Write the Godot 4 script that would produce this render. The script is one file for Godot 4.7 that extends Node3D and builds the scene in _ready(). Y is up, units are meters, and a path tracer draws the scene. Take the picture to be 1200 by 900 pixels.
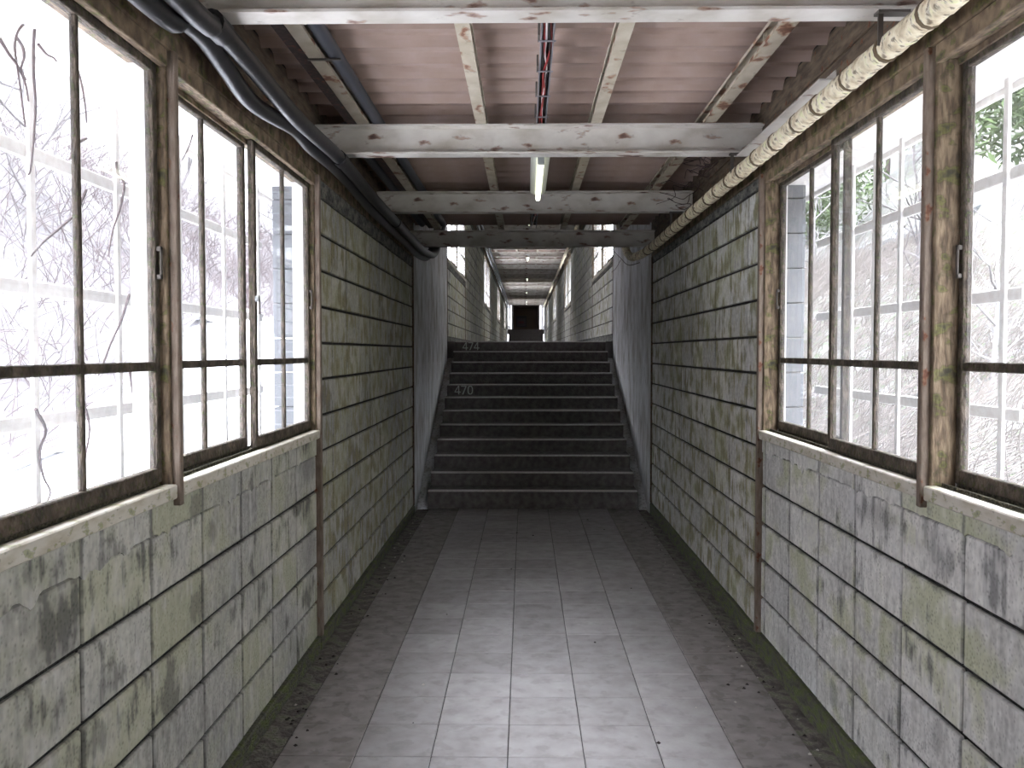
extends Node3D
# A covered stepped corridor: block walls, sliding windows on a snowy valley, a flight of concrete steps.
# X to the side, Y up, Z here is the distance along the corridor; points are turned to Godot's -Z by P().

const XL := -1.096      # inner face of the wall on the snow side
const XR := 1.24        # inner face of the wall on the reed side
const BAY := 1.89
const RISE := 1.724     # height of the upper corridor's floor
const ZS := 8.8         # first riser
const ZU := 12.4        # the upper corridor begins
const BEAM_Y := 2.60    # underside of the beams
const DECK_Y := 2.866   # underside of the roof sheets

var M := {}
var used := {}
var rng := RandomNumberGenerator.new()

# ------------------------------------------------------------------ small helpers
func P(x: float, y: float, z: float) -> Vector3:
	return Vector3(x, y, -z)

func px(u: float, v: float, x: float) -> Vector3:      # a pixel of the photograph on the plane X = x
	var z: float = x * 1030.0 / (u - 615.0)
	return P(x, 1.58 + (412.0 - v) * z / 1030.0, z)

func numbered(called: String) -> String:
	if not used.has(called):
		used[called] = 0
		return called
	used[called] += 1
	return "%s_%03d" % [called, used[called]]

func top(called: String, label: String, category: String, group := "", kind := "") -> Node3D:
	var o := Node3D.new()
	o.name = numbered(called)
	add_child(o, true)
	tag(o, label, category, group, kind)
	return o

func tag(o: Node, label: String, category: String, group := "", kind := "") -> void:
	if label: o.set_meta("label", label)
	if category: o.set_meta("category", category)
	if group: o.set_meta("group", group)
	if kind: o.set_meta("kind", kind)

func st_new() -> SurfaceTool:
	var st := SurfaceTool.new()
	st.begin(Mesh.PRIMITIVE_TRIANGLES)
	return st

func part(st: SurfaceTool, called: String, m: Material, parent: Node) -> MeshInstance3D:
	var o := MeshInstance3D.new()
	o.mesh = st.commit()
	o.material_override = null
	o.mesh.surface_set_material(0, m)
	o.name = called if parent != self else numbered(called)
	parent.add_child(o, true)
	return o

func inst(mesh: Mesh, called: String, m: Material, parent: Node, at := Transform3D()) -> MeshInstance3D:
	var o := MeshInstance3D.new()
	o.mesh = mesh
	o.material_override = m
	o.name = called if parent != self else numbered(called)
	o.transform = at
	parent.add_child(o, true)
	return o

# a, b, c, d counter-clockwise seen from outside
func quad(st: SurfaceTool, a: Vector3, b: Vector3, c: Vector3, d: Vector3, uv := []) -> void:
	var n := (b - a).cross(c - a)
	if n.length_squared() < 1e-16:
		n = (c - a).cross(d - a)
	n = n.normalized()
	for k in [0, 2, 1, 0, 3, 2]:
		st.set_normal(n)
		if uv.size(): st.set_uv(uv[k])
		st.add_vertex([a, b, c, d][k])

func tri(st: SurfaceTool, a: Vector3, b: Vector3, c: Vector3, uv := []) -> void:
	var n := (b - a).cross(c - a).normalized()
	for k in [0, 2, 1]:
		st.set_normal(n)
		if uv.size(): st.set_uv(uv[k])
		st.add_vertex([a, b, c][k])

# a box between two corners given as x0, x1, y0, y1, z0, z1 (z along the corridor), edges cut by c
func box(st: SurfaceTool, x0: float, x1: float, y0: float, y1: float, z0: float, z1: float, c := 0.0, uvm := []) -> void:
	var lo := Vector3(minf(x0, x1), minf(y0, y1), -maxf(z0, z1))
	var hi := Vector3(maxf(x0, x1), maxf(y0, y1), -minf(z0, z1))
	lbox(st, lo, hi, c, uvm)

func wuv(v: Vector3, uvm: Array) -> Vector2:           # wall texture: (z - z0) / width, (y - y0) / height
	return Vector2((-v.z - uvm[0]) / uvm[1], 1.0 - (v.y - uvm[2]) / uvm[3])

func q5(st: SurfaceTool, a: Vector3, b: Vector3, c: Vector3, d: Vector3, uvm: Array) -> void:
	if uvm.size():
		quad(st, a, b, c, d, [wuv(a, uvm), wuv(b, uvm), wuv(c, uvm), wuv(d, uvm)])
	else:
		quad(st, a, b, c, d)

func lbox(st: SurfaceTool, lo: Vector3, hi: Vector3, c := 0.0, uvm := []) -> void:
	var s := hi - lo
	c = minf(c, minf(s.x, minf(s.y, s.z)) * 0.45)
	var V := func(i: int, j: int, k: int, ax: int) -> Vector3:
		var p := Vector3(hi.x if i else lo.x, hi.y if j else lo.y, hi.z if k else lo.z)
		var sg := Vector3(-1 if i else 1, -1 if j else 1, -1 if k else 1) * c
		sg[ax] = 0.0
		return p + sg
	# faces
	q5(st, V.call(1, 0, 1, 0), V.call(1, 0, 0, 0), V.call(1, 1, 0, 0), V.call(1, 1, 1, 0), uvm)
	q5(st, V.call(0, 0, 0, 0), V.call(0, 0, 1, 0), V.call(0, 1, 1, 0), V.call(0, 1, 0, 0), uvm)
	q5(st, V.call(0, 1, 1, 1), V.call(1, 1, 1, 1), V.call(1, 1, 0, 1), V.call(0, 1, 0, 1), uvm)
	q5(st, V.call(0, 0, 0, 1), V.call(1, 0, 0, 1), V.call(1, 0, 1, 1), V.call(0, 0, 1, 1), uvm)
	q5(st, V.call(0, 0, 1, 2), V.call(1, 0, 1, 2), V.call(1, 1, 1, 2), V.call(0, 1, 1, 2), uvm)
	q5(st, V.call(1, 0, 0, 2), V.call(0, 0, 0, 2), V.call(0, 1, 0, 2), V.call(1, 1, 0, 2), uvm)
	if c <= 0.0:
		return
	var mid := (lo + hi) * 0.5
	var strip := func(a: Vector3, b: Vector3, d: Vector3, e: Vector3) -> void:
		var n := (b - a).cross(d - a)
		if n.dot((a + d) * 0.5 - mid) < 0.0:
			q5(st, a, e, d, b, uvm)
		else:
			q5(st, a, b, d, e, uvm)
	for i in 2:
		for j in 2:
			strip.call(V.call(i, j, 0, 0), V.call(i, j, 1, 0), V.call(i, j, 1, 1), V.call(i, j, 0, 1))
			strip.call(V.call(i, 0, j, 0), V.call(i, 1, j, 0), V.call(i, 1, j, 2), V.call(i, 0, j, 2))
			strip.call(V.call(0, i, j, 1), V.call(1, i, j, 1), V.call(1, i, j, 2), V.call(0, i, j, 2))
			for k in 2:
				var a: Vector3 = V.call(i, j, k, 0)
				var b: Vector3 = V.call(i, j, k, 1)
				var d: Vector3 = V.call(i, j, k, 2)
				var uv := [wuv(a, uvm), wuv(b, uvm), wuv(d, uvm)] if uvm.size() else []
				if (b - a).cross(d - a).dot(a - mid) < 0.0:
					if uv.size(): uv = [uv[0], uv[2], uv[1]]
					tri(st, a, d, b, uv)
				else:
					tri(st, a, b, d, uv)

# a closed outline in the plane across the corridor's axis (x, y), pulled along z
func extrude_z(st: SurfaceTool, poly: PackedVector2Array, z0: float, z1: float, y_end := 0.0) -> void:
	var n := poly.size()
	var area := 0.0
	for i in n:
		area += poly[i].cross(poly[(i + 1) % n])
	var pts := poly.duplicate()
	if area < 0.0: pts.reverse()
	var up := Vector3(0, y_end, 0)
	for i in n:
		var a := pts[i]
		var b := pts[(i + 1) % n]
		quad(st, P(b.x, b.y, z0), P(b.x, b.y, z1) + up, P(a.x, a.y, z1) + up, P(a.x, a.y, z0))
	var tr := Geometry2D.triangulate_polygon(pts)
	for k in range(0, tr.size(), 3):
		var a := pts[tr[k]]
		var b := pts[tr[k + 1]]
		var c := pts[tr[k + 2]]
		if (b - a).cross(c - a) < 0.0:
			var t := b
			b = c
			c = t
		tri(st, P(a.x, a.y, z0), P(b.x, b.y, z0), P(c.x, c.y, z0))
		tri(st, P(a.x, a.y, z1) + up, P(c.x, c.y, z1) + up, P(b.x, b.y, z1) + up)

# a closed outline in (z, y), pulled along x
func extrude_x(st: SurfaceTool, poly: PackedVector2Array, x0: float, x1: float) -> void:
	var n := poly.size()
	var area := 0.0
	for i in n:
		area += poly[i].cross(poly[(i + 1) % n])
	var pts := poly.duplicate()
	if area < 0.0: pts.reverse()
	for i in n:
		var a := pts[i]
		var b := pts[(i + 1) % n]
		quad(st, P(x0, a.y, a.x), P(x0, b.y, b.x), P(x1, b.y, b.x), P(x1, a.y, a.x))
	var tr := Geometry2D.triangulate_polygon(pts)
	for k in range(0, tr.size(), 3):
		var a := pts[tr[k]]
		var b := pts[tr[k + 1]]
		var c := pts[tr[k + 2]]
		if (b - a).cross(c - a) < 0.0:
			var t := b
			b = c
			c = t
		tri(st, P(x1, a.y, a.x), P(x1, b.y, b.x), P(x1, c.y, c.x))
		tri(st, P(x0, a.y, a.x), P(x0, c.y, c.x), P(x0, b.y, b.x))

# a tube along points; radii one number or one per point
func tube(st: SurfaceTool, pts: Array, radii, sides := 8, cap := true) -> void:
	var n := pts.size()
	var rings := []
	var side := Vector3.ZERO
	for i in n:
		var t: Vector3 = (pts[mini(i + 1, n - 1)] - pts[maxi(i - 1, 0)]).normalized()
		if side == Vector3.ZERO:
			side = t.cross(Vector3.UP if absf(t.y) < 0.9 else Vector3.RIGHT).normalized()
		else:
			side = (side - t * side.dot(t)).normalized()
		var up := t.cross(side)
		var r: float = radii[i] if radii is Array else radii
		var ring := []
		for k in sides:
			var a := TAU * k / sides
			var d := side * cos(a) + up * sin(a)
			ring.append([pts[i] + d * r, d])
		rings.append(ring)
	for i in n - 1:
		for k in sides:
			var k2 := (k + 1) % sides
			var v := [rings[i][k], rings[i][k2], rings[i + 1][k2], rings[i + 1][k]]
			for j in [0, 2, 1, 0, 3, 2]:
				st.set_normal(v[j][1])
				st.add_vertex(v[j][0])
	if cap:
		for e in [0, n - 1]:
			var dirn: Vector3 = (pts[0] - pts[1]).normalized() if e == 0 else (pts[n - 1] - pts[n - 2]).normalized()
			for k in sides:
				var a: Vector3 = rings[e][k][0]
				var b: Vector3 = rings[e][(k + 1) % sides][0]
				var tr := [pts[e], a, b] if e == 0 else [pts[e], b, a]
				for q in tr:
					st.set_normal(dirn)
					st.add_vertex(q)

func smooth_path(pts: Array, step: float) -> Array:
	var c := Curve3D.new()
	c.bake_interval = step
	for i in pts.size():
		var t: Vector3 = (pts[mini(i + 1, pts.size() - 1)] - pts[maxi(i - 1, 0)]) / 6.0
		c.add_point(pts[i], -t, t)
	return Array(c.get_baked_points())

# ------------------------------------------------------------------ materials
func srgb(r: float, g: float, b: float) -> Color:
	return Color(r / 255.0, g / 255.0, b / 255.0)

func noise_tex(sd: int, freq: float, stops: Array, size := 512, octaves := 4, kind := FastNoiseLite.TYPE_SIMPLEX_SMOOTH) -> NoiseTexture2D:
	var n := FastNoiseLite.new()
	n.seed = sd
	n.frequency = freq
	n.noise_type = kind
	n.fractal_octaves = octaves
	var t := NoiseTexture2D.new()
	t.width = size
	t.height = size
	t.seamless = true
	t.noise = n
	var g := Gradient.new()
	var o := PackedFloat32Array()
	var c := PackedColorArray()
	for s in stops:
		o.append(s[0])
		c.append(s[1])
	g.offsets = o
	g.colors = c
	t.color_ramp = g
	return t

func bump_tex(sd: int, freq: float, octaves := 4) -> NoiseTexture2D:
	return noise_tex(sd, freq, [[0.0, Color.BLACK], [1.0, Color.WHITE]], 512, octaves)

# coarse tones from tex over the world (metres per repeat: size), spots from over, relief from bump
func surf(tex: Texture2D, size: Vector3, rough: float, over: Texture2D = null, over_size := Vector3.ONE, bump: Texture2D = null, relief := 0.0, metal := 0.0) -> StandardMaterial3D:
	var m := StandardMaterial3D.new()
	m.albedo_texture = tex
	m.uv1_triplanar = true
	m.uv1_world_triplanar = true
	m.uv1_scale = Vector3.ONE / size
	m.uv1_triplanar_sharpness = 6.0
	m.roughness = rough
	m.metallic = metal
	if over:
		m.detail_enabled = true
		m.detail_albedo = over
		m.detail_blend_mode = BaseMaterial3D.BLEND_MODE_MIX
		m.detail_uv_layer = BaseMaterial3D.DETAIL_UV_2
		m.uv2_triplanar = true
		m.uv2_world_triplanar = true
		m.uv2_scale = Vector3.ONE / over_size
		m.uv2_triplanar_sharpness = 6.0
	if bump:
		m.heightmap_enabled = true
		m.heightmap_texture = bump
		m.heightmap_scale = relief
	return m

func plain(c: Color, rough := 0.7, metal := 0.0) -> StandardMaterial3D:
	var m := StandardMaterial3D.new()
	m.albedo_color = c
	m.roughness = rough
	m.metallic = metal
	return m

func fnoise(sd: int, freq: float, octaves := 3) -> FastNoiseLite:
	var n := FastNoiseLite.new()
	n.seed = sd
	n.frequency = freq
	n.noise_type = FastNoiseLite.TYPE_SIMPLEX_SMOOTH
	n.fractal_octaves = octaves
	return n

func hash2(a: int, b: int, s: int) -> float:
	var h := (a * 73856093) ^ (b * 19349663) ^ (s * 83492791)
	h = (h ^ (h >> 13)) * 1274126177
	return float((h ^ (h >> 16)) & 0xffff) / 65535.0

# weathered concrete blocks: tone of each block, soot streaks, moss and lime, pores; spots = [z, y, half width, half height, kind, strength]
func wall_maps(sd: int, uvm: Array, c0: float, cw: float, b0: float, bh: float, grey: Color, tan_c: Color, moss: Color, soot: Color, moss_much: float, soot_much: float, spots: Array) -> Array:
	var w := 1536
	var h := 512
	var low := fnoise(sd, 1.3, 3)
	var mid := fnoise(sd + 1, 5.0, 3)
	var streak := fnoise(sd + 2, 1.0, 3)
	var fine := fnoise(sd + 3, 26.0, 3)
	var pore := fnoise(sd + 4, 110.0, 1)
	var data := PackedByteArray()
	data.resize(w * h * 3)
	var hd := PackedByteArray()
	hd.resize(w * h)
	for j in h:
		var y: float = uvm[2] + (1.0 - (j + 0.5) / h) * uvm[3]
		var rowf := (y - b0) / bh
		var row := floori(rowf)
		var ey: float = minf(rowf - row, 1.0 - rowf + row) * bh
		var here := spots.filter(func(q): return absf(y - q[1]) < 1.5 * q[3])
		for i in w:
			var z: float = uvm[0] + (i + 0.5) / w * uvm[1]
			var colf := (z - c0) / cw
			var col := floori(colf)
			var e: float = minf(minf(colf - col, 1.0 - colf + col) * cw, ey)
			var t := hash2(col, row, sd)
			var t2 := hash2(row, col, sd + 7)
			var l := low.get_noise_2d(z, y)
			var m := mid.get_noise_2d(z, y)
			var s := streak.get_noise_2d(z * 17.0 + t * 40.0, y * 2.2 + t2 * 30.0)
			var f := fine.get_noise_2d(z, y)
			var p := pore.get_noise_2d(z, y)
			var c := grey.lerp(tan_c, clampf(0.5 + l * 0.9 + (t - 0.5) * 0.7, 0.0, 1.0))
			var vs := streak.get_noise_2d(z * 55.0, y * 9.0 + 70.0)
			c = c * (0.78 + 0.30 * t2 + 0.26 * f + 0.20 * s + 0.16 * vs + 0.18 * m)
			var g := clampf((m * 0.8 + l * 0.7 + (t - 0.42) * 0.9 + moss_much) * 1.8, 0.0, 1.0)
			var d := clampf((s * 0.7 + vs * 0.35 + f * 0.25 + m * 0.75 - l * 0.6 + (t2 - 0.62) * 0.9 + soot_much) * 1.7, 0.0, 1.0)
			d = maxf(d, clampf((0.012 - e) * 110.0 + m * 0.9 + f * 0.7 + vs * 0.3, 0.0, 0.92) if e < 0.026 else 0.0)
			for q in here:
				var dz: float = (z - q[0]) / q[2]
				if absf(dz) > 1.5: continue
				var dy: float = (y - q[1]) / q[3]
				var k: float = dz * dz + dy * dy
				if k < 2.2:
					var a: float = clampf((0.85 - k * 0.8 + m * 1.1 + s * 0.9 + vs * 0.5 + f * 0.5) * 1.6, 0.0, 1.0) * q[5]
					if q[4] == 0: d = maxf(d, a)
					else: g = maxf(g, a)
			c = c.lerp(moss, g * 0.62)
			var lime := clampf((s * 0.9 - m * 0.5 - 0.28) * 2.5, 0.0, 1.0)
			c = c.lerp(Color(0.6, 0.6, 0.6), lime * 0.45)
			c = c.lerp(soot, d * 0.82)
			if z > 4.6:                               # olive algae streaks in the blank bays; the tint also paints in their shade
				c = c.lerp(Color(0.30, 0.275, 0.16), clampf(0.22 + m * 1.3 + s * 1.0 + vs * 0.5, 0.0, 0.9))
			var pt := 0.50 - 0.35 * m - 0.2 * f
			if p > pt: c = c * (1.0 - clampf((p - pt) * 1.5, 0.0, 0.42))
			c = c.linear_to_srgb()
			var at := (j * w + i) * 3
			data[at] = clampi(int(c.r * 255.0), 0, 255)
			data[at + 1] = clampi(int(c.g * 255.0), 0, 255)
			data[at + 2] = clampi(int(c.b * 255.0), 0, 255)
			hd[j * w + i] = clampi(int(128.0 + 70.0 * f + 45.0 * m - (90.0 * maxf(p - 0.35, 0.0))), 0, 255)
	return [ImageTexture.create_from_image(Image.create_from_data(w, h, false, Image.FORMAT_RGB8, data)), ImageTexture.create_from_image(Image.create_from_data(w, h, false, Image.FORMAT_L8, hd))]

func wall_material(maps: Array) -> StandardMaterial3D:
	var m := StandardMaterial3D.new()
	m.albedo_texture = maps[0]
	m.heightmap_enabled = true
	m.heightmap_texture = maps[1]
	m.heightmap_scale = 0.45
	m.roughness = 0.88
	return m

const UVM := [0.4, 8.4, 0.0, 2.8]

func make_materials() -> void:
	var clear := Color(0, 0, 0, 0)
	var grain := bump_tex(91, 0.05, 5)
	# soot, moss and lime where the photograph shows them
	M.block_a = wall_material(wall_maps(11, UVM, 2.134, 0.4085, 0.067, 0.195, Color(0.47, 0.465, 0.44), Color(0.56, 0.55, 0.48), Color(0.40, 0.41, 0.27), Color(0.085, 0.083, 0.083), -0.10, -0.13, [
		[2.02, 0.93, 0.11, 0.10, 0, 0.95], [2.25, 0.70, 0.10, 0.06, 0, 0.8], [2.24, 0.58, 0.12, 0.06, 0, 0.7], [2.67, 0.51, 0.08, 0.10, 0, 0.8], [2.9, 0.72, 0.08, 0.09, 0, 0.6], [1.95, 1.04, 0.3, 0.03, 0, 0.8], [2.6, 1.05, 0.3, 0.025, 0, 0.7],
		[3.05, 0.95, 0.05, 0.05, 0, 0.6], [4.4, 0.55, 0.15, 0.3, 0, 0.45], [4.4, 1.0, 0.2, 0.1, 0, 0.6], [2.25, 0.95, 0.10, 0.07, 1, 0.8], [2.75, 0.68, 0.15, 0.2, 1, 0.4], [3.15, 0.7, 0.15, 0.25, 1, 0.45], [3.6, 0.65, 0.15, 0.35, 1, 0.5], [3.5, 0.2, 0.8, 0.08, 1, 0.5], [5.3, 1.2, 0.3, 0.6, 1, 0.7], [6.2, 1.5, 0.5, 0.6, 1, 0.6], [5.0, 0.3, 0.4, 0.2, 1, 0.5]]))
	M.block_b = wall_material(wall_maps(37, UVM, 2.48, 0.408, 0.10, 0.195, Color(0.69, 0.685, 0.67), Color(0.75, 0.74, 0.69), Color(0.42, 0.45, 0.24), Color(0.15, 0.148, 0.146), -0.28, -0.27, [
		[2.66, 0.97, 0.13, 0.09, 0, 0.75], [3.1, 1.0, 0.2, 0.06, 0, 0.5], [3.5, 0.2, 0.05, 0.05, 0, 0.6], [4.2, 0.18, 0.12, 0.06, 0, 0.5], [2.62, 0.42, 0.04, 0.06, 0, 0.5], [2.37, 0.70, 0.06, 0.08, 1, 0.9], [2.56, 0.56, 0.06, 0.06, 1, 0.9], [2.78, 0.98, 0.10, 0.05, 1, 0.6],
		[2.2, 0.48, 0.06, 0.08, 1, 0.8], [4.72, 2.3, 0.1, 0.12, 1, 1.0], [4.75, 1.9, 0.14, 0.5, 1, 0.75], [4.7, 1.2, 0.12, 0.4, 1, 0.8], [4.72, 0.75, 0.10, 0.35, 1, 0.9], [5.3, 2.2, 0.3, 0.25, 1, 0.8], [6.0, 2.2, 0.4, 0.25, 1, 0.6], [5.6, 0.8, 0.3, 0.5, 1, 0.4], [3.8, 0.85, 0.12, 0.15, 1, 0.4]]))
	M.mortar = surf(noise_tex(5, 0.02, [[0.0, srgb(26, 25, 24)], [0.5, srgb(38, 37, 35)], [1.0, srgb(60, 60, 54)]]), Vector3(0.7, 0.7, 0.7), 0.95, null, Vector3.ONE, grain, 0.6)
	M.render_band = surf(noise_tex(6, 0.012, [[0.0, srgb(58, 57, 56)], [0.35, srgb(96, 96, 92)], [0.6, srgb(122, 121, 113)], [1.0, srgb(150, 149, 136)]], 512, 5), Vector3(0.9, 0.5, 0.9), 0.95, noise_tex(61, 0.03, [[0.0, clear], [0.62, clear], [0.75, Color(0.12, 0.12, 0.12, 0.6)], [1.0, Color(0.1, 0.1, 0.1, 0.8)]]), Vector3(0.5, 0.5, 0.5), grain, 1.0)
	M.moss_band = surf(noise_tex(7, 0.015, [[0.0, srgb(62, 60, 54)], [0.45, srgb(86, 86, 74)], [0.6, srgb(88, 94, 62)], [0.78, srgb(82, 92, 48)], [1.0, srgb(122, 120, 98)]], 512, 5), Vector3(0.8, 0.3, 0.8), 0.95, null, Vector3.ONE, grain, 0.8)
	M.gutter = surf(noise_tex(8, 0.014, [[0.0, srgb(62, 58, 54)], [0.45, srgb(88, 83, 78)], [0.62, srgb(108, 104, 96)], [0.8, srgb(96, 98, 80)], [1.0, srgb(150, 145, 136)]], 512, 5), Vector3(0.6, 0.6, 0.6), 0.95, null, Vector3.ONE, grain, 0.8)
	M.plaster = surf(noise_tex(9, 0.010, [[0.0, srgb(160, 156, 150)], [0.4, srgb(205, 205, 205)], [0.7, srgb(222, 223, 226)], [1.0, srgb(232, 233, 236)]], 512, 5), Vector3(1.6, 4.0, 1.6), 0.9, noise_tex(62, 0.02, [[0.0, clear], [0.60, clear], [0.85, Color(0.46, 0.40, 0.34, 0.5)], [1.0, Color(0.36, 0.31, 0.26, 0.7)]], 512, 5), Vector3(0.5, 2.6, 0.5), grain, 0.4)
	for k in 4:
		var b: float = [0.0, -7.0, 6.0, -3.0][k]
		M["tile_%d" % k] = surf(noise_tex(20 + k, 0.012, [[0.0, srgb(130 + b, 126 + b, 126 + b)], [0.5, srgb(142 + b, 138 + b, 138 + b)], [1.0, srgb(151 + b, 148 + b, 148 + b)]], 512, 4), Vector3(0.9, 0.9, 0.9), 0.58, noise_tex(64 + k, 0.03, [[0.0, clear], [0.62, clear], [0.9, Color(0.50, 0.47, 0.46, 0.3)], [1.0, Color(0.44, 0.41, 0.40, 0.4)]], 512, 4), Vector3(1.9, 1.9, 1.9), grain, 0.08)
	M.tile_edge = surf(noise_tex(28, 0.012, [[0.0, srgb(110, 105, 102)], [0.5, srgb(124, 119, 117)], [1.0, srgb(136, 132, 130)]], 512, 5), Vector3(0.8, 0.8, 0.8), 0.7, noise_tex(29, 0.02, [[0.0, clear], [0.58, clear], [0.8, Color(0.40, 0.37, 0.35, 0.5)], [1.0, Color(0.34, 0.31, 0.29, 0.7)]], 512, 5), Vector3(1.1, 1.1, 1.1))
	for k in 4: M["tile_%d" % k].metallic_specular = 0.25
	M.tile_edge.metallic_specular = 0.25
	M.grout = plain(srgb(46, 43, 42), 0.95)
	M.floor_plain = surf(noise_tex(24, 0.012, [[0.0, srgb(130, 126, 126)], [0.5, srgb(142, 138, 138)], [1.0, srgb(151, 148, 148)]]), Vector3(1.0, 1.0, 1.0), 0.7)
	M.step = surf(noise_tex(25, 0.015, [[0.0, srgb(92, 87, 85)], [0.5, srgb(110, 105, 103)], [1.0, srgb(126, 121, 119)]], 512, 5), Vector3(0.7, 0.7, 0.7), 0.85, null, Vector3.ONE, grain, 0.3)
	M.step.metallic_specular = 0.15
	M.nosing = surf(noise_tex(26, 0.03, [[0.0, srgb(170, 166, 162)], [1.0, srgb(206, 202, 198)]]), Vector3(0.5, 0.5, 0.5), 0.6)
	var rust := noise_tex(30, 0.011, [[0.0, clear], [0.72, clear], [0.78, Color(0.55, 0.36, 0.22, 0.45)], [0.86, Color(0.38, 0.20, 0.11, 0.85)], [1.0, Color(0.25, 0.12, 0.07, 0.95)]], 512, 7)
	var rust_more := noise_tex(31, 0.010, [[0.0, clear], [0.63, clear], [0.72, Color(0.60, 0.40, 0.24, 0.5)], [0.80, Color(0.45, 0.24, 0.12, 0.9)], [1.0, Color(0.28, 0.13, 0.07, 0.95)]], 512, 7)
	M.beam = surf(noise_tex(32, 0.008, [[0.0, srgb(170, 162, 148)], [0.5, srgb(199, 193, 184)], [1.0, srgb(213, 209, 200)]], 512, 5), Vector3(1.2, 0.8, 1.2), 0.55, rust, Vector3(1.3, 0.6, 0.8), grain, 0.05)
	M.purlin = surf(noise_tex(35, 0.008, [[0.0, srgb(164, 152, 130)], [1.0, srgb(201, 193, 177)]], 512, 5), Vector3(0.6, 0.6, 1.0), 0.55, rust_more, Vector3(0.7, 0.7, 1.0), grain, 0.05)
	M.deck = surf(noise_tex(36, 0.010, [[0.0, srgb(140, 117, 106)], [0.4, srgb(156, 134, 122)], [0.7, srgb(161, 140, 129)], [1.0, srgb(168, 148, 140)]], 512, 5), Vector3(1.4, 1.0, 0.9), 0.75, null, Vector3.ONE, grain, 0.06)
	M.wood = surf(noise_tex(40, 0.02, [[0.0, srgb(70, 58, 46)], [0.45, srgb(112, 95, 76)], [0.7, srgb(134, 116, 94)], [1.0, srgb(150, 134, 112)]], 512, 5), Vector3(0.25, 1.2, 0.9), 0.85, noise_tex(66, 0.012, [[0.0, clear], [0.58, clear], [0.7, Color(0.38, 0.40, 0.18, 0.65)], [0.85, Color(0.22, 0.22, 0.16, 0.8)], [1.0, Color(0.18, 0.17, 0.14, 0.85)]], 512, 5), Vector3(0.8, 0.6, 0.8), grain, 0.3)
	M.plate = surf(noise_tex(41, 0.02, [[0.0, srgb(62, 52, 42)], [0.5, srgb(98, 84, 68)], [1.0, srgb(122, 106, 88)]], 512, 5), Vector3(0.4, 0.4, 1.8), 0.85, rust, Vector3(0.5, 0.5, 0.5), grain, 0.2)
	M.post = surf(noise_tex(42, 0.02, [[0.0, srgb(100, 86, 73)], [0.5, srgb(122, 107, 94)], [1.0, srgb(137, 124, 112)]], 512, 5), Vector3(0.3, 1.0, 0.3), 0.8, rust, Vector3(0.4, 0.5, 0.4), grain, 0.15)
	M.sash = surf(noise_tex(43, 0.02, [[0.0, srgb(46, 40, 34)], [0.5, srgb(78, 68, 58)], [1.0, srgb(112, 100, 86)]], 512, 5), Vector3(0.25, 0.8, 0.8), 0.85, noise_tex(67, 0.03, [[0.0, clear], [0.6, clear], [0.76, Color(0.30, 0.32, 0.16, 0.8)], [1.0, Color(0.16, 0.17, 0.13, 0.9)]], 512, 5), Vector3(0.4, 0.4, 0.4), grain, 0.5)
	M.sill = surf(noise_tex(44, 0.012, [[0.0, srgb(182, 173, 152)], [0.5, srgb(205, 199, 186)], [1.0, srgb(214, 210, 201)]], 512, 5), Vector3(0.6, 0.3, 0.9), 0.6, noise_tex(68, 0.016, [[0.0, clear], [0.64, clear], [0.74, Color(0.60, 0.62, 0.36, 0.6)], [1.0, Color(0.36, 0.36, 0.22, 0.8)]], 512, 5), Vector3(0.5, 0.3, 0.5))
	M.rotten = surf(noise_tex(45, 0.04, [[0.0, srgb(36, 34, 28)], [0.5, srgb(72, 68, 52)], [1.0, srgb(118, 112, 92)]], 512, 5), Vector3(0.3, 0.3, 0.5), 0.95, null, Vector3.ONE, grain, 1.0)
	M.iron = plain(srgb(96, 90, 84), 0.6, 0.3)
	M.conduit = surf(noise_tex(46, 0.02, [[0.0, srgb(22, 21, 22)], [0.6, srgb(32, 31, 32)], [1.0, srgb(58, 55, 55)]], 512, 5), Vector3(0.4, 0.4, 0.4), 0.42)
	M.grey_duct = plain(srgb(70, 73, 80), 0.5)
	M.dark_steel = surf(noise_tex(47, 0.02, [[0.0, srgb(46, 36, 32)], [0.6, srgb(64, 52, 48)], [1.0, srgb(120, 62, 44)]], 512, 5), Vector3(0.4, 0.4, 0.4), 0.75)
	M.lagging = surf(noise_tex(48, 0.012, [[0.0, srgb(179, 158, 126)], [0.4, srgb(225, 212, 181)], [0.65, srgb(240, 231, 206)], [0.8, srgb(229, 227, 181)], [1.0, srgb(244, 238, 217)]], 512, 5), Vector3(0.5, 0.5, 0.5), 0.8, noise_tex(69, 0.02, [[0.0, clear], [0.62, clear], [0.75, Color(0.42, 0.33, 0.24, 0.7)], [1.0, Color(0.28, 0.21, 0.15, 0.85)]], 512, 5), Vector3(0.4, 0.4, 0.3), grain, 0.4)
	M.tape = plain(srgb(104, 88, 66), 0.85)
	M.red_wire = plain(srgb(150, 52, 50), 0.5)
	M.white_wire = plain(srgb(206, 198, 194), 0.5)
	M.black_wire = plain(srgb(44, 38, 38), 0.5)
	M.tray = plain(srgb(128, 126, 130), 0.5, 0.2)
	M.lamp_body = plain(srgb(214, 216, 208), 0.45)
	M.lamp_cap = plain(srgb(150, 152, 150), 0.5)
	var tubem := plain(srgb(250, 250, 244), 0.3)
	tubem.emission_enabled = true
	tubem.emission = Color(1.0, 1.0, 0.9)
	tubem.emission_energy_multiplier = 2.6
	M.tube = tubem
	# old panes with a film of dust that scatters the daylight falling on it
	var glass := StandardMaterial3D.new()
	glass.albedo_color = Color(0.86, 0.87, 0.88, 0.05)
	glass.transparency = BaseMaterial3D.TRANSPARENCY_ALPHA
	glass.roughness = 0.03
	glass.backlight_enabled = true
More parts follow.
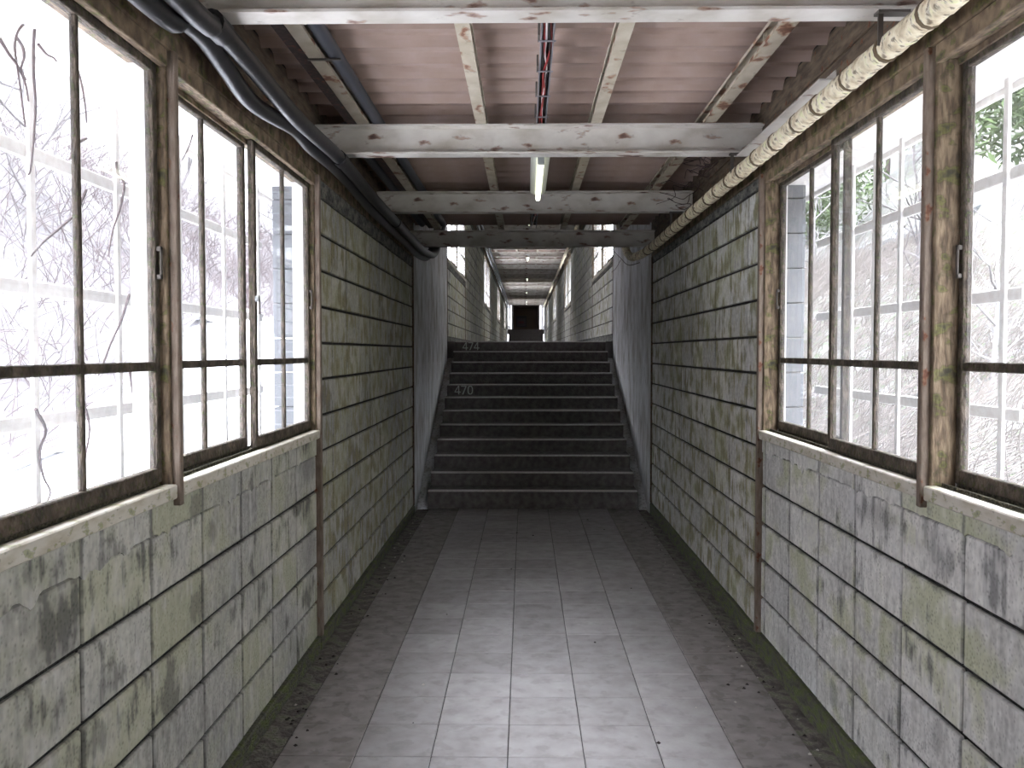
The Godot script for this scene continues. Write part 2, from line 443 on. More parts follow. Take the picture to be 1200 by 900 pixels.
	glass.backlight = Color(0.30, 0.30, 0.305)
	M.glass = glass
	var dull := glass.duplicate() as StandardMaterial3D      # panes nobody has wiped for years: no shine left
	dull.metallic_specular = 0.1
	dull.roughness = 0.24
	dull.backlight = Color(0.52, 0.52, 0.52)
	M.glass_dull = dull
	M.guard = surf(noise_tex(50, 0.02, [[0.0, srgb(220, 214, 208)], [1.0, srgb(240, 238, 234)]]), Vector3(0.5, 0.5, 0.5), 0.6)
	M.outer = plain(srgb(102, 104, 107), 0.9)
	M.snow = surf(noise_tex(51, 0.012, [[0.0, srgb(192, 192, 196)], [1.0, srgb(208, 208, 211)]]), Vector3(3, 3, 3), 0.9, null, Vector3.ONE, bump_tex(92, 0.02, 5), 4.0)
	M.bank_a = surf(noise_tex(52, 0.03, [[0.0, srgb(65, 62, 62)], [0.35, srgb(76, 72, 74)], [0.66, srgb(83, 82, 83)], [0.76, srgb(114, 114, 116)], [1.0, srgb(167, 167, 171)]], 512, 6), Vector3(7, 7, 7), 0.95, noise_tex(70, 0.05, [[0.0, Color(0.22, 0.20, 0.20, 0.7)], [0.4, Color(0.27, 0.25, 0.25, 0.3)], [0.55, clear], [0.7, clear], [0.8, Color(0.28, 0.32, 0.27, 0.5)], [1.0, Color(0.26, 0.31, 0.24, 0.6)]], 512, 6), Vector3(2.6, 2.6, 2.6))
	M.bank_b = surf(noise_tex(53, 0.03, [[0.0, srgb(70, 67, 63)], [0.35, srgb(84, 81, 77)], [0.62, srgb(89, 89, 84)], [0.72, srgb(132, 132, 134)], [1.0, srgb(165, 165, 169)]], 512, 6), Vector3(7, 7, 7), 0.95, noise_tex(71, 0.04, [[0.0, Color(0.14, 0.12, 0.10, 0.7)], [0.4, clear], [0.52, clear], [0.66, Color(0.26, 0.32, 0.19, 0.7)], [1.0, Color(0.21, 0.28, 0.14, 0.85)]], 512, 6), Vector3(3.0, 3.0, 3.0))
	M.twig = plain(srgb(66, 55, 55), 0.9)
	M.vine = plain(srgb(74, 58, 58), 0.9)
	M.branch = plain(srgb(79, 75, 75), 0.9)
	M.pale_branch = plain(srgb(109, 106, 106), 0.9)
	M.reed = plain(srgb(118, 111, 106), 0.9)
	M.needles = plain(srgb(81, 98, 60), 0.9)
	M.shed_wall = surf(noise_tex(54, 0.02, [[0.0, srgb(65, 77, 77)], [1.0, srgb(75, 86, 85)]]), Vector3(1, 1, 1), 0.8)
	M.shed_roof = plain(srgb(66, 72, 74), 0.7)
	M.notice = plain(srgb(92, 84, 84), 0.8)
	M.notice_red = plain(srgb(110, 60, 58), 0.8)
	M.notice_frame = plain(srgb(60, 58, 60), 0.7)
	M.stencil = plain(srgb(206, 214, 206), 0.8)
	M.litter = plain(srgb(34, 28, 24), 0.9)
	M.litter_pale = plain(srgb(170, 164, 156), 0.9)

# ------------------------------------------------------------------ walls
func wall_x(s: int, inward := 0.0) -> float:
	return XL + inward if s < 0 else XR - inward

# blocks between two stations, rows r0..r1-1, as parts of wall (or joined into one part)
func lay_blocks(wall: Node, s: int, z0: float, z1: float, r0: int, r1: int, y_base: float, joined := false, mat: Material = null) -> void:
	var c0 := 2.134 if s < 0 else 2.48
	var cw := 0.4085 if s < 0 else 0.408
	var b0 := (0.067 if s < 0 else 0.10) + y_base
	var bh := 0.195
	var uvm := [UVM[0], UVM[1], UVM[2] + y_base, UVM[3]]
	var g := 0.008
	var all := st_new() if joined else null
	var c := floori((z0 - c0) / cw)
	while c0 + c * cw < z1 - 0.01:
		var a := maxf(c0 + c * cw, z0)
		var b := minf(c0 + (c + 1) * cw, z1)
		c += 1
		if b - a < 0.03: continue
		for r in range(r0, r1):
			var st := all if joined else st_new()
			var jx := (hash2(c, r, 5) - 0.5) * 0.004
			box(st, wall_x(s, 0.0 + jx), wall_x(s, -0.06), b0 + r * bh + g * 0.6 + (hash2(r, c, 3)) * 0.002, b0 + (r + 1) * bh - g, a + g * 0.62, b - g * 0.62, 0.0 if joined else 0.005, uvm)
			if not joined:
				part(st, "block", mat, wall)
	if joined:
		var o := part(all, "blockwork", mat, wall)
		o.set_meta("kind", "stuff")

func wall_core(s: int, pieces: Array, called: String, label: String) -> MeshInstance3D:
	var st := st_new()
	for p in pieces:                  # z0, z1, y0, y1
		box(st, wall_x(s, -0.014), wall_x(s, -0.11), p[2], p[3], p[0], p[1])
	var o := part(st, called, M.mortar, self)
	tag(o, label, "wall", "", "structure")
	return o

# one sliding sash: frame, four panes, a pull
func sash(parent: Node, s: int, o_in: float, z0: float, z1: float, y0: float, y1: float, ty: float, pull: int, fine := true) -> void:
	var n := Node3D.new()
	n.name = "sash"
	parent.add_child(n, true)
	var o := o_in if fine else o_in * 0.35 - 0.004
	var xa := wall_x(s, -o)
	var xb := wall_x(s, -o - (0.028 if fine else 0.009))
	var st := st_new()
	var sw := 0.027
	var c := 0.003 if fine else 0.0
	box(st, xa, xb, y0, y1, z0, z0 + sw, c)
	box(st, xa, xb, y0, y1, z1 - sw, z1, c)
	box(st, xa, xb, y0, y0 + 0.045, z0 + sw, z1 - sw, c)
	box(st, xa, xb, y1 - 0.03, y1, z0 + sw, z1 - sw, c)
	var zm := (z0 + z1) * 0.5
	var xm := xa + (xb - xa) * 0.15
	var xn := xa + (xb - xa) * 0.85
	box(st, xm, xn, y0 + 0.045, y1 - 0.03, zm - 0.0075, zm + 0.0075, c)
	box(st, xm, xn, ty - 0.014, ty + 0.014, z0 + sw, zm - 0.009, c)
	box(st, xm, xn, ty - 0.014, ty + 0.014, zm + 0.009, z1 - sw, c)
	part(st, "sash_frame", M.sash, n)
	var xg := (xa + xb) * 0.5 if fine else wall_x(s, -o - 0.001)
	for zz in [[z0 + sw, zm - 0.009], [zm + 0.009, z1 - sw]]:
		for yy in [[y0 + 0.045, ty - 0.014], [ty + 0.014, y1 - 0.03]]:
			var g := st_new()
			quad(g, P(xg, yy[0], zz[0]), P(xg, yy[0], zz[1]), P(xg, yy[1], zz[1]), P(xg, yy[1], zz[0]))
			part(g, "pane", M.glass if fine else M.glass_dull, n)
	if pull != 0 and fine:
		var zp := z1 - 0.016 if pull > 0 else z0 + 0.016
		var h := st_new()
		var x1 := wall_x(s, -o + 0.016)
		box(h, xa, x1, 1.80, 1.815, zp - 0.006, zp + 0.006, 0.002)
		box(h, xa, x1, 1.885, 1.90, zp - 0.006, zp + 0.006, 0.002)
		box(h, x1, wall_x(s, -o + 0.010), 1.80, 1.90, zp - 0.006, zp + 0.006, 0.002)
		part(h, "pull_handle", M.iron, n)

# a row of window bays from za, n bays; tracks[k] = which sash of the bay runs on the inner track (0 near, 1 far)
func window_row(called: String, label: String, s: int, za: float, n: int, base: float, tracks: Array, fine := true) -> Node3D:
	var w := top(called, label, "window", "", "structure")
	var zb := za + n * BAY
	var y0 := base + 1.17
	var y1 := base + 2.455
	var st: SurfaceTool
	for k in n:
		st = st_new()                                                   # sill, one length for each bay
		box(st, wall_x(s, 0.022), wall_x(s, -0.02), base + 1.125, base + 1.17, za + k * BAY + 0.028, za + (k + 1) * BAY - 0.028, 0.004)
		part(st, "sill", M.sill, w)
		st = st_new()
		box(st, wall_x(s, -0.02), wall_x(s, -0.118), base + 1.125, base + 1.168, za + k * BAY + 0.02, za + (k + 1) * BAY - 0.02, 0.003)
		for t in 2:
			box(st, wall_x(s, -0.034 - t * 0.045), wall_x(s, -0.040 - t * 0.045), base + 1.168, base + 1.178, za + k * BAY + 0.03, za + (k + 1) * BAY - 0.03)
		part(st, "track", M.rotten, w)
		st = st_new()                                                   # head of the frame with its two grooves
		box(st, wall_x(s, 0.008), wall_x(s, -0.018), base + 2.445, base + 2.50, za + k * BAY + 0.028, za + (k + 1) * BAY - 0.028, 0.003)
		box(st, wall_x(s, -0.018), wall_x(s, -0.118), base + 2.458, base + 2.50, za + k * BAY + 0.02, za + (k + 1) * BAY - 0.02, 0.003)
		box(st, wall_x(s, -0.060), wall_x(s, -0.068), base + 2.440, base + 2.458, za + k * BAY + 0.03, za + (k + 1) * BAY - 0.03)
		part(st, "head_rail", M.wood, w)
	for k in n + 1:
		var z := za + k * BAY
		st = st_new()
		var out := 0.026 if fine else 0.006
		if k == 0 or k == n:
			box(st, wall_x(s, out), wall_x(s, -0.02), base + (0.072 if s < 0 else 0.102), base + 2.50, z - 0.018, z + 0.018, 0.004)
		else:
			box(st, wall_x(s, out), wall_x(s, -0.02), base + 1.10, base + 2.50, z - 0.014, z + 0.014, 0.004)
		part(st, "post", M.post, w)
		st = st_new()
		var deep := 0.05 if s < 0 else 0.076
		box(st, wall_x(s, -0.0), wall_x(s, -deep), base + 1.125, base + 2.50, z - 0.030, z + 0.030, 0.003)
		part(st, "jamb", M.wood, w)
		st = st_new()
		box(st, wall_x(s, -deep), wall_x(s, -0.114), base + 1.125, base + 2.50, z - 0.031, z + 0.031, 0.002)
		part(st, "outer_jamb", M.guard, w)
	for k in n:
		var a := za + k * BAY + 0.032
		var b := za + (k + 1) * BAY - 0.032
		var m := (a + b) * 0.5
		var near_in: bool = tracks[k] == 0
		sash(w, s, 0.024 if near_in else 0.072, a, m + 0.017, y0 + 0.008, y1, base + 1.535, -1 if near_in else 0, fine)
		sash(w, s, 0.072 if near_in else 0.024, m - 0.017, b, y0 + 0.008, y1, base + 1.535, 1, fine)
	return w

func boards_above(s: int, z0: float, z1: float, base: float, called: String, label: String) -> void:
	var t := top(called, label, "trim", "", "structure")
	var st := st_new()
	box(st, wall_x(s, 0.012), wall_x(s, -0.1), base + 2.50, base + 2.575, z0, z1, 0.004)
	part(st, "cover_strip", M.wood, t)
	st = st_new()
	box(st, wall_x(s, 0.0), wall_x(s, -0.1), base + 2.575, base + 2.862, z0, z1, 0.004)
	box(st, wall_x(s, 0.012), wall_x(s, 0.0), base + 2.735, base + 2.862, z0, z1, 0.003)
	part(st, "wall_plate", M.plate, t)

# ------------------------------------------------------------------ roof
func i_beam(called: String, y: float, z: float, x0: float, x1: float, m: Material, parent: Node) -> MeshInstance3D:
	var st := st_new()
	var h := 0.15
	var w := 0.05
	var t := 0.009
	extrude_x(st, PackedVector2Array([Vector2(z - w, y), Vector2(z + w, y), Vector2(z + w, y + t), Vector2(z + 0.004, y + t + 0.006), Vector2(z + 0.004, y + h - t - 0.006), Vector2(z + w, y + h - t), Vector2(z + w, y + h), Vector2(z - w, y + h), Vector2(z - w, y + h - t), Vector2(z - 0.004, y + h - t - 0.006), Vector2(z - 0.004, y + t + 0.006), Vector2(z - w, y + t)]), x0, x1)
	return part(st, called, m, parent)

func channel(st: SurfaceTool, x: float, y: float, w: float, h: float, open_to: int, z0: float, z1: float, rise := 0.0) -> void:
	var t := 0.005
	var l := 0.014
	var a := x - w * 0.5
	var b := x + w * 0.5
	var p := PackedVector2Array([Vector2(a, y), Vector2(b, y), Vector2(b, y + l), Vector2(b - t, y + l), Vector2(b - t, y + t), Vector2(a + t, y + t), Vector2(a + t, y + h - t), Vector2(b - t, y + h - t), Vector2(b - t, y + h - l), Vector2(b, y + h - l), Vector2(b, y + h), Vector2(a, y + h)])
	if open_to < 0:
		for i in p.size():
			p[i].x = 2.0 * x - p[i].x
	extrude_z(st, p, z0, z1, rise)

# lapped roof sheet: one strip with a downturned lip
func deck_profile(z0: float, z1: float, y: float, lip := 0.042) -> PackedVector2Array:
	var d := z1 - z0
	return PackedVector2Array([Vector2(z0, y + 0.004), Vector2(z0 + d * 0.74, y), Vector2(z0 + d * 0.83, y - lip * 0.10), Vector2(z0 + d * 0.90, y - lip * 0.45), Vector2(z1 - 0.004, y - lip), Vector2(z1, y - lip * 0.8), Vector2(z1, y + 0.03), Vector2(z0, y + 0.03)])

func lamp(y: float, z0: float, z1: float, label: String, group: String, energy: float) -> void:
	var t := top("fluorescent_lamp", label, "lamp", group)
	var x := 0.088
	var st := st_new()
	extrude_z(st, PackedVector2Array([Vector2(x - 0.055, y + 0.075), Vector2(x - 0.050, y + 0.045), Vector2(x - 0.024, y + 0.030), Vector2(x + 0.024, y + 0.030), Vector2(x + 0.050, y + 0.045), Vector2(x + 0.055, y + 0.075)]), z0, z1)
	part(st, "housing", M.lamp_body, t)
	st = st_new()
	tube(st, [P(x, y, z0 + 0.03), P(x, y, z1 - 0.03)], 0.0165, 12)
	part(st, "tube", M.tube, t)
	for z in [z0 + 0.02, z1 - 0.02]:
		st = st_new()
		box(st, x - 0.018, x + 0.018, y - 0.02, y + 0.034, z - 0.012, z + 0.012, 0.004)
		part(st, "socket", M.lamp_cap, t)
	for z in [z0 + 0.25, z1 - 0.25]:
		st = st_new()
		box(st, x - 0.008, x + 0.008, y + 0.075, y + (0.132 if y < 3.0 else 0.207), z - 0.008, z + 0.008, 0.002)
		part(st, "hanger", M.iron, t)
	var l := AreaLight3D.new()
	l.name = "lamp_light"
	l.area_size = Vector2(0.03, z1 - z0 - 0.06)
	l.light_color = Color(1.0, 1.0, 0.9)
	l.light_energy = energy
	l.area_range = 60.0
	l.area_attenuation = 2.0
	l.shadow_enabled = true
	l.position = P(x, y - 0.022, (z0 + z1) * 0.5)
	l.rotation = Vector3(-PI / 2, 0, 0)
	t.add_child(l)

# ------------------------------------------------------------------ outside
func ground_y(x: float, z: float, s: int) -> float:
	var along := smoothstep(9.0, 14.0, z) * 1.75 + smoothstep(53.0, 58.0, z) * 1.2
	var d := absf(x) - 1.4
	if s < 0:
		return along * 0.9 + 0.42 + d * 0.02 + maxf(d - 3.6, 0.0) * 0.90
	return along * 0.9 + 0.25 + d * 0.06 + maxf(d - 1.6, 0.0) * 0.28 + maxf(d - 7.5, 0.0) * 0.72

func terrain(s: int, x0: float, x1: float, nx: int, z0: float, z1: float, nz: int, sd: int, rough: float, lift := 0.0) -> SurfaceTool:
	var st := st_new()
	var f := fnoise(sd, 0.22, 4)
	st.set_smooth_group(0)
	for i in nx + 1:
		for j in nz + 1:
			var x := lerpf(x0, x1, pow(float(i) / nx, 1.5)) * s
			var z := lerpf(z0, z1, float(j) / nz)
			var d := absf(x) - 1.4
			st.add_vertex(P(x, ground_y(x, z, s) + f.get_noise_2d(x * 2.0, z * 2.0) * rough * clampf(d * 0.6 - 0.2, 0.05, 3.0) + lift, z))
	for i in nx:
		for j in nz:
			var a := i * (nz + 1) + j
			var q := [a, a + 1, a + nz + 2, a + nz + 1] if s < 0 else [a, a + nz + 1, a + nz + 2, a + 1]
			for k in [0, 2, 1, 0, 3, 2]:
				st.add_index(q[k])
	st.generate_normals()
	return st

func grow(st: SurfaceTool, at: Vector3, dirn: Vector3, length: float, r: float, depth: int) -> void:
	var pts := [at]
	var p := at
	var d := dirn
	for k in 4:
		d = (d + Vector3(rng.randf_range(-1, 1), rng.randf_range(-0.6, 0.9), rng.randf_range(-1, 1)) * 0.17).normalized()
		p += d * length / 4.0
		pts.append(p)
	tube(st, pts, [r, r * 0.9, r * 0.8, r * 0.7, r * 0.55], 5 if depth > 1 else 4, false)
	if depth <= 0: return
	var n := rng.randi_range(2, 4)
	for k in n:
		var i := rng.randi_range(1, 4)
		var side := Vector3(rng.randf_range(-1, 1), rng.randf_range(-0.3, 0.8), rng.randf_range(-1, 1)).normalized()
		grow(st, pts[i], (d + side * 0.95).normalized(), length * rng.randf_range(0.5, 0.78), r * 0.55, depth - 1)

func bare_tree(at: Vector3, height: float, m: Material, label: String, group: String) -> void:
	var t := top("bare_tree", label, "tree", group)
	t.position = at
	var st := st_new()
	var pts := []
	var p := Vector3(0, -0.3, 0)
	var lean := Vector3(rng.randf_range(-0.25, 0.25), 1, rng.randf_range(-0.25, 0.25))
	for k in 7:
		pts.append(p)
		p += (lean + Vector3(rng.randf_range(-0.2, 0.2), 0, rng.randf_range(-0.2, 0.2))).normalized() * height / 6.0
	var r := 0.012 * height + 0.012
	var rad := []
	for k in 7: rad.append(r * (1.0 - 0.12 * k))
	tube(st, pts, rad, 7, false)
	part(st, "trunk", m, t)
	st = st_new()
	for k in range(1, 7):
		for j in 2:
			grow(st, pts[k], Vector3(rng.randf_range(-1, 1), rng.randf_range(0.1, 0.9), rng.randf_range(-1, 1)).normalized(), height * rng.randf_range(0.2, 0.36), r * 0.42, 2)
	part(st, "branches", m, t)

func scatter(called: String, label: String, category: String, mesh: Mesh, m: Material, n: int, place: Callable, kind := "stuff") -> void:
	var mm := MultiMesh.new()
	mm.transform_format = MultiMesh.TRANSFORM_3D
	mm.mesh = mesh
	mm.instance_count = n
	for i in n:
		mm.set_instance_transform(i, place.call(i))
	var o := MultiMeshInstance3D.new()
	o.multimesh = mm
	o.material_override = m
	o.name = numbered(called)
	add_child(o, true)
	tag(o, label, category, "", kind)

func stick_mesh(r: float, bend: float) -> ArrayMesh:
	var st := st_new()
	tube(st, [Vector3(0, 0, 0), Vector3(bend * 0.3, 0.4, 0), Vector3(bend, 0.75, bend * 0.3), Vector3(bend * 2.2, 1.0, bend * 0.5)], [r, r * 0.9, r * 0.7, r * 0.4], 4, false)
	return st.commit()

func guard(s: int, z0: float, z1: float, label: String) -> void:
	var t := top("window_guard", label, "window guard", "white metal guards outside the windows")
	var x := wall_x(s, -0.36)
	var x2 := wall_x(s, -0.372)
	var st: SurfaceTool
	var z := z0
	while z < z1 - 0.05:
		st = st_new()
		box(st, x, x2, 0.9, 2.49, z - 0.015, z + 0.015, 0.002)
		part(st, "upright", M.guard, t)
		z += 0.275
	for y in [1.37, 1.77, 2.17]:
		st = st_new()
		box(st, x2, wall_x(s, -0.384), y - 0.022, y + 0.022, z0 - 0.1, z1, 0.003)
		part(st, "crossbar", M.guard, t)

func eave(s: int, z0: float, z1: float, base: float, label: String) -> void:
	var t := top("roof_overhang", label, "roof", "", "structure")
	var st := st_new()
	box(st, wall_x(s, -0.111), wall_x(s, -0.45), base + 2.51, base + 2.53, z0, z1)
	part(st, "soffit", M.guard, t)
	st = st_new()
	box(st, wall_x(s, -0.45), wall_x(s, -0.47), base + 2.485, base + 2.88, z0, z1, 0.004)
	part(st, "fascia_board", M.guard, t)

# ------------------------------------------------------------------ the scene
func _ready() -> void:
	rng.seed = 20240
	# camera
	var cam := Camera3D.new()
	cam.name = "camera"
	cam.fov = rad_to_deg(2.0 * atan(450.0 / 1030.0))
	cam.near = 0.05
	cam.far = 400.0
	add_child(cam)
	cam.position = Vector3(0, 1.58, 0)
	cam.rotation = Vector3(-atan(38.0 / 1030.0), atan(15.0 / 1030.0), 0)
	cam.current = true
	# an overcast sky, even all round
	var env := Environment.new()
	env.background_mode = Environment.BG_SKY
	var sky := Sky.new()
	var sm := ProceduralSkyMaterial.new()
	sm.sky_top_color = Color(0.94, 0.96, 1.0)
	sm.sky_horizon_color = Color(0.94, 0.96, 1.0)
	sm.ground_bottom_color = Color(0.9, 0.92, 0.95)
	sm.ground_horizon_color = Color(0.94, 0.96, 1.0)
	sm.sun_angle_max = 0.0
	sky.sky_material = sm
	env.sky = sky
	env.background_energy_multiplier = 28.5
	env.tonemap_mode = Environment.TONE_MAPPER_LINEAR
	env.tonemap_exposure = 1.0
	env.sdfgi_enabled = true
	env.ssao_enabled = true
	env.ssil_enabled = true
	var we := WorldEnvironment.new()
	we.name = "surroundings"
	we.environment = env
	add_child(we)

	make_materials()
	build_lower_shell()
	build_stairs()
	build_upper_shell()
	build_far_end()
	build_roof()
	build_pipes()
	build_lamps()
	build_outside()
	build_small_things()

const WZ := -1.06        # windows of the lower corridor begin here
const WN := 3
const WE := 4.61         # and end here
const ZB := -6.0         # wall behind

func build_lower_shell() -> void:
	for s in [-1, 1]:
		var sd := "left" if s < 0 else "right"
		var side := "snow" if s < 0 else "reed"
		var w := wall_core(s, [[ZB, WZ, -0.1, 2.9], [WZ, WE, -0.1, 1.125], [WZ, WE, 2.5, 2.9], [WE, 8.6, -0.1, 2.9]], "wall_" + sd, "weathered concrete block wall of the lower corridor on the %s side" % ("snow bank" if s < 0 else "reed bank"))
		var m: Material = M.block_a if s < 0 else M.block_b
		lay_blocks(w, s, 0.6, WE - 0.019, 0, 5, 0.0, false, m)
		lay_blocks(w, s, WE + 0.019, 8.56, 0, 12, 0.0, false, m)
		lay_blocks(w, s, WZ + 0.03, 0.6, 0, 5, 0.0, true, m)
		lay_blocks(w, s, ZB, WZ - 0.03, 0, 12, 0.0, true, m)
		var y5 := (0.067 if s < 0 else 0.10) + 5 * 0.195
		var y12 := (0.067 if s < 0 else 0.10) + 12 * 0.195
		var st := st_new()                                              # uneven render that fills up to the sill
		var f := fnoise(77 + s, 3.0, 4)
		var n := 420
		var f3 := fnoise(177 + s, 9.0, 4)
		var bu := [UVM[0], UVM[1], UVM[2] + 0.33, UVM[3]]
		for i in n:
			var za := lerpf(WZ, WE - 0.03, float(i) / n)
			var zb := lerpf(WZ, WE - 0.03, float(i + 1) / n)
			var da := y5 - 0.004 - maxf(0.0, f.get_noise_1d(za * 1.5) * 0.04 + f3.get_noise_1d(za * 2.0) * 0.022)
			var db := y5 - 0.004 - maxf(0.0, f.get_noise_1d(zb * 1.5) * 0.04 + f3.get_noise_1d(zb * 2.0) * 0.022)
			var xa := wall_x(s, 0.003 + f.get_noise_2d(za * 4.0, 3.0) * 0.003)
			var xb := wall_x(s, 0.003 + f.get_noise_2d(zb * 4.0, 3.0) * 0.003)
			var xo := wall_x(s, -0.02)
			if s < 0:
				q5(st, P(xa, da, za), P(xb, db, zb), P(xb, 1.125, zb), P(xa, 1.125, za), bu)
				q5(st, P(xo, da, za), P(xo, db, zb), P(xb, db, zb), P(xa, da, za), bu)
			else:
				q5(st, P(xb, db, zb), P(xa, da, za), P(xa, 1.125, za), P(xb, 1.125, zb), bu)
				q5(st, P(xo, db, zb), P(xo, da, za), P(xa, da, za), P(xb, db, zb), bu)
		part(st, "render_band", m, w)
		st = st_new()
		box(st, wall_x(s, 0.002), wall_x(s, -0.03), y12 + 0.003, 2.5, WE + 0.03, 8.6, 0.003)
		box(st, wall_x(s, 0.002), wall_x(s, -0.03), y12 + 0.003, 2.5, ZB, WZ - 0.03, 0.003)
		part(st, "top_course", M.render_band, w)
		window_row("window_%d" % (1 if s < 0 else 2), "row of old sliding sash windows with cream sill facing the %s bank" % side, s, WZ, WN, 0.0, [1, 1, 1] if s < 0 else [0, 0, 0])
		boards_above(s, ZB, 8.6, 0.0, "trim_%d" % (1 if s < 0 else 2), "brown boards over the windows under the %s" % ("black cables" if s < 0 else "wrapped pipe"))
		# footing of the wall
		var ph := 0.067 if s < 0 else 0.10
		st = st_new()
		var zs := ZB
		box(st, wall_x(s, 0.014), wall_x(s, -0.05), -0.03, ph - 0.003, ZB, WE, 0.006)
		box(st, wall_x(s, 0.014), wall_x(s, -0.05), -0.03, ph - 0.003, WE + 0.006, 8.6, 0.006)
		var o := part(st, "baseboard_" + sd, M.moss_band, self)
		tag(o, "mossy low concrete footing along the block wall on the %s side" % side, "footing", "", "structure")
		st = st_new()
		box(st, wall_x(s, 0.012), wall_x(s, -0.05), ph, 2.5, 8.565, 8.605, 0.003)
		var tr := part(st, "trim_%d" % (3 if s < 0 else 4), M.plate, self)
		tag(tr, "thin upright strip where blocks meet plaster on the %s side" % side, "trim", "", "structure")
	# floor with its tiles
	var st2 := st_new()
	box(st2, XL - 0.1, XR + 0.1, -0.2, -0.03, ZB - 0.2, 9.4)
	box(st2, -0.965, 1.13, -0.03, -0.005, ZB, 8.8)
	var fl := part(st2, "floor", M.grout, self)
	tag(fl, "grey square tiled floor of the lower corridor", "floor", "", "structure")
	var z := 3.369 - 4.0 * 0.2975
	var row := 0
	var bevel := {}
	while z < 8.78:
		var zb := minf(z + 0.2975, 8.79)
		for c in 7:
			var st := st_new()
			var x := -0.963 + c * 0.299
			box(st, x + 0.0018, x + 0.2972, -0.02, hash2(c, row, 8) * 0.0012, z + 0.0024, zb - 0.0024, 0.0026)
			part(st, "tile", M.tile_edge if c == 0 or c == 6 else M["tile_%d" % int(hash2(row, c, 4) * 3.99)], fl)
		z += 0.2975
		row += 1
	st2 = st_new()
	box(st2, -0.963, 1.13, -0.02, 0.0, ZB, 3.369 - 4.0 * 0.2975)
	part(st2, "plain_floor", M.floor_plain, fl)
	for e in [[XL + 0.014, -0.966], [1.133, XR - 0.014]]:
		st2 = st_new()
		var f2 := fnoise(int(e[0] * 100.0) + 300, 2.0, 4)
		var nz := 150
		for i in nz:
			var za := lerpf(ZB, 8.8, float(i) / nz)
			var zb2 := lerpf(ZB, 8.8, float(i + 1) / nz)
			for k in 3:
				var xa := lerpf(e[0], e[1], k / 3.0)
				var xb := lerpf(e[0], e[1], (k + 1) / 3.0)
				var H := func(x: float, zz: float) -> float: return -0.010 + f2.get_noise_2d(x * 9.0, zz * 4.0) * 0.007
				quad(st2, P(xa, H.call(xa, za), za), P(xb, H.call(xb, za), za), P(xb, H.call(xb, zb2), zb2), P(xa, H.call(xa, zb2), zb2))
		part(st2, "gutter", M.gutter, fl)
	st2 = st_new()
	box(st2, XL - 0.2, XR + 0.2, -0.2, 2.95, ZB - 0.2, ZB)
	var wb := part(st2, "wall_back", M.render_band, self)
	tag(wb, "plain rendered wall closing the lower corridor", "wall", "", "structure")

func build_stairs() -> void:
	var tread := 0.3245
	var n := 12
	var t := top("concrete_staircase", "grey concrete flight of twelve steps up to the far corridor", "stairs")
	for k in n:
		var y1 := 0.183 + k * 0.1401
		var y0 := -0.03 if k == 0 else 0.183 + (k - 1) * 0.1401
		var under := maxf(y0 - 0.4, -0.15)
		var z0 := ZS + k * tread
		var st := st_new()
		box(st, -0.98, 1.135, under, y1 - 0.012, z0, z0 + tread + (0.02 if k < n - 1 else 0.1), 0.004)
		var step := part(st, "step", M.step, t)
		st = st_new()
		box(st, -0.98, 1.135, y1 - 0.012, y1 - 0.001, z0 + 0.055, z0 + tread + (0.01 if k < n - 1 else 0.1), 0.0)
		part(st, "tread", M.step, step)
		st = st_new()
		box(st, -0.98, 1.135, y1 - 0.014, y1 + 0.001, z0 - 0.006, z0 + 0.055, 0.005)
		part(st, "nosing", M.nosing, step)
		if k == 11 or k == 7:
			var tm := TextMesh.new()
			var font := SystemFont.new()
			font.font_names = PackedStringArray(["Droid Sans"])
			tm.font = font
			tm.text = "474" if k == 11 else "470"
			tm.font_size = 32
			tm.pixel_size = 0.105 / 23.0
			tm.depth = 0.002
			var o := MeshInstance3D.new()
			o.mesh = tm
			o.material_override = M.stencil
			o.name = "stencilled_number"
			o.position = P(-0.76 if k == 11 else -0.77, (y0 + y1) * 0.5 - 0.004, z0 - 0.001)
			o.set_meta("label", "pale stencilled step number")
			step.add_child(o, true)
	for s in [-1, 1]:
		var st := st_new()
		extrude_x(st, PackedVector2Array([Vector2(8.6, -0.2), Vector2(ZU, -0.2), Vector2(ZU, 4.9), Vector2(8.6, 3.1)]), wall_x(s, 0.0), wall_x(s, -0.2))
		var o := part(st, "wall_stair_" + ("left" if s < 0 else "right"), M.plaster, self)
		tag(o, "stained pale plaster wall beside the steps on the %s side" % ("snow" if s < 0 else "reed"), "wall", "", "structure")
		st = st_new()                                                   # sloping channel between steps and wall
		var xa := wall_x(s, 0.0)
		var xb := -0.981 if s < 0 else 1.136
		extrude_x(st, PackedVector2Array([Vector2(ZS, -0.03), Vector2(ZS + 0.06, 0.0), Vector2(ZU + 0.1, RISE - 0.22), Vector2(ZU + 0.1, -0.2), Vector2(ZS, -0.2)]), minf(xa, xb), maxf(xa, xb))
		var gch := part(st, "stair_channel", M.plaster, self)
		tag(gch, "narrow drain slope between steps and plaster wall on the %s side" % ("snow" if s < 0 else "reed"), "drain", "", "structure")

const ZE := 53.0

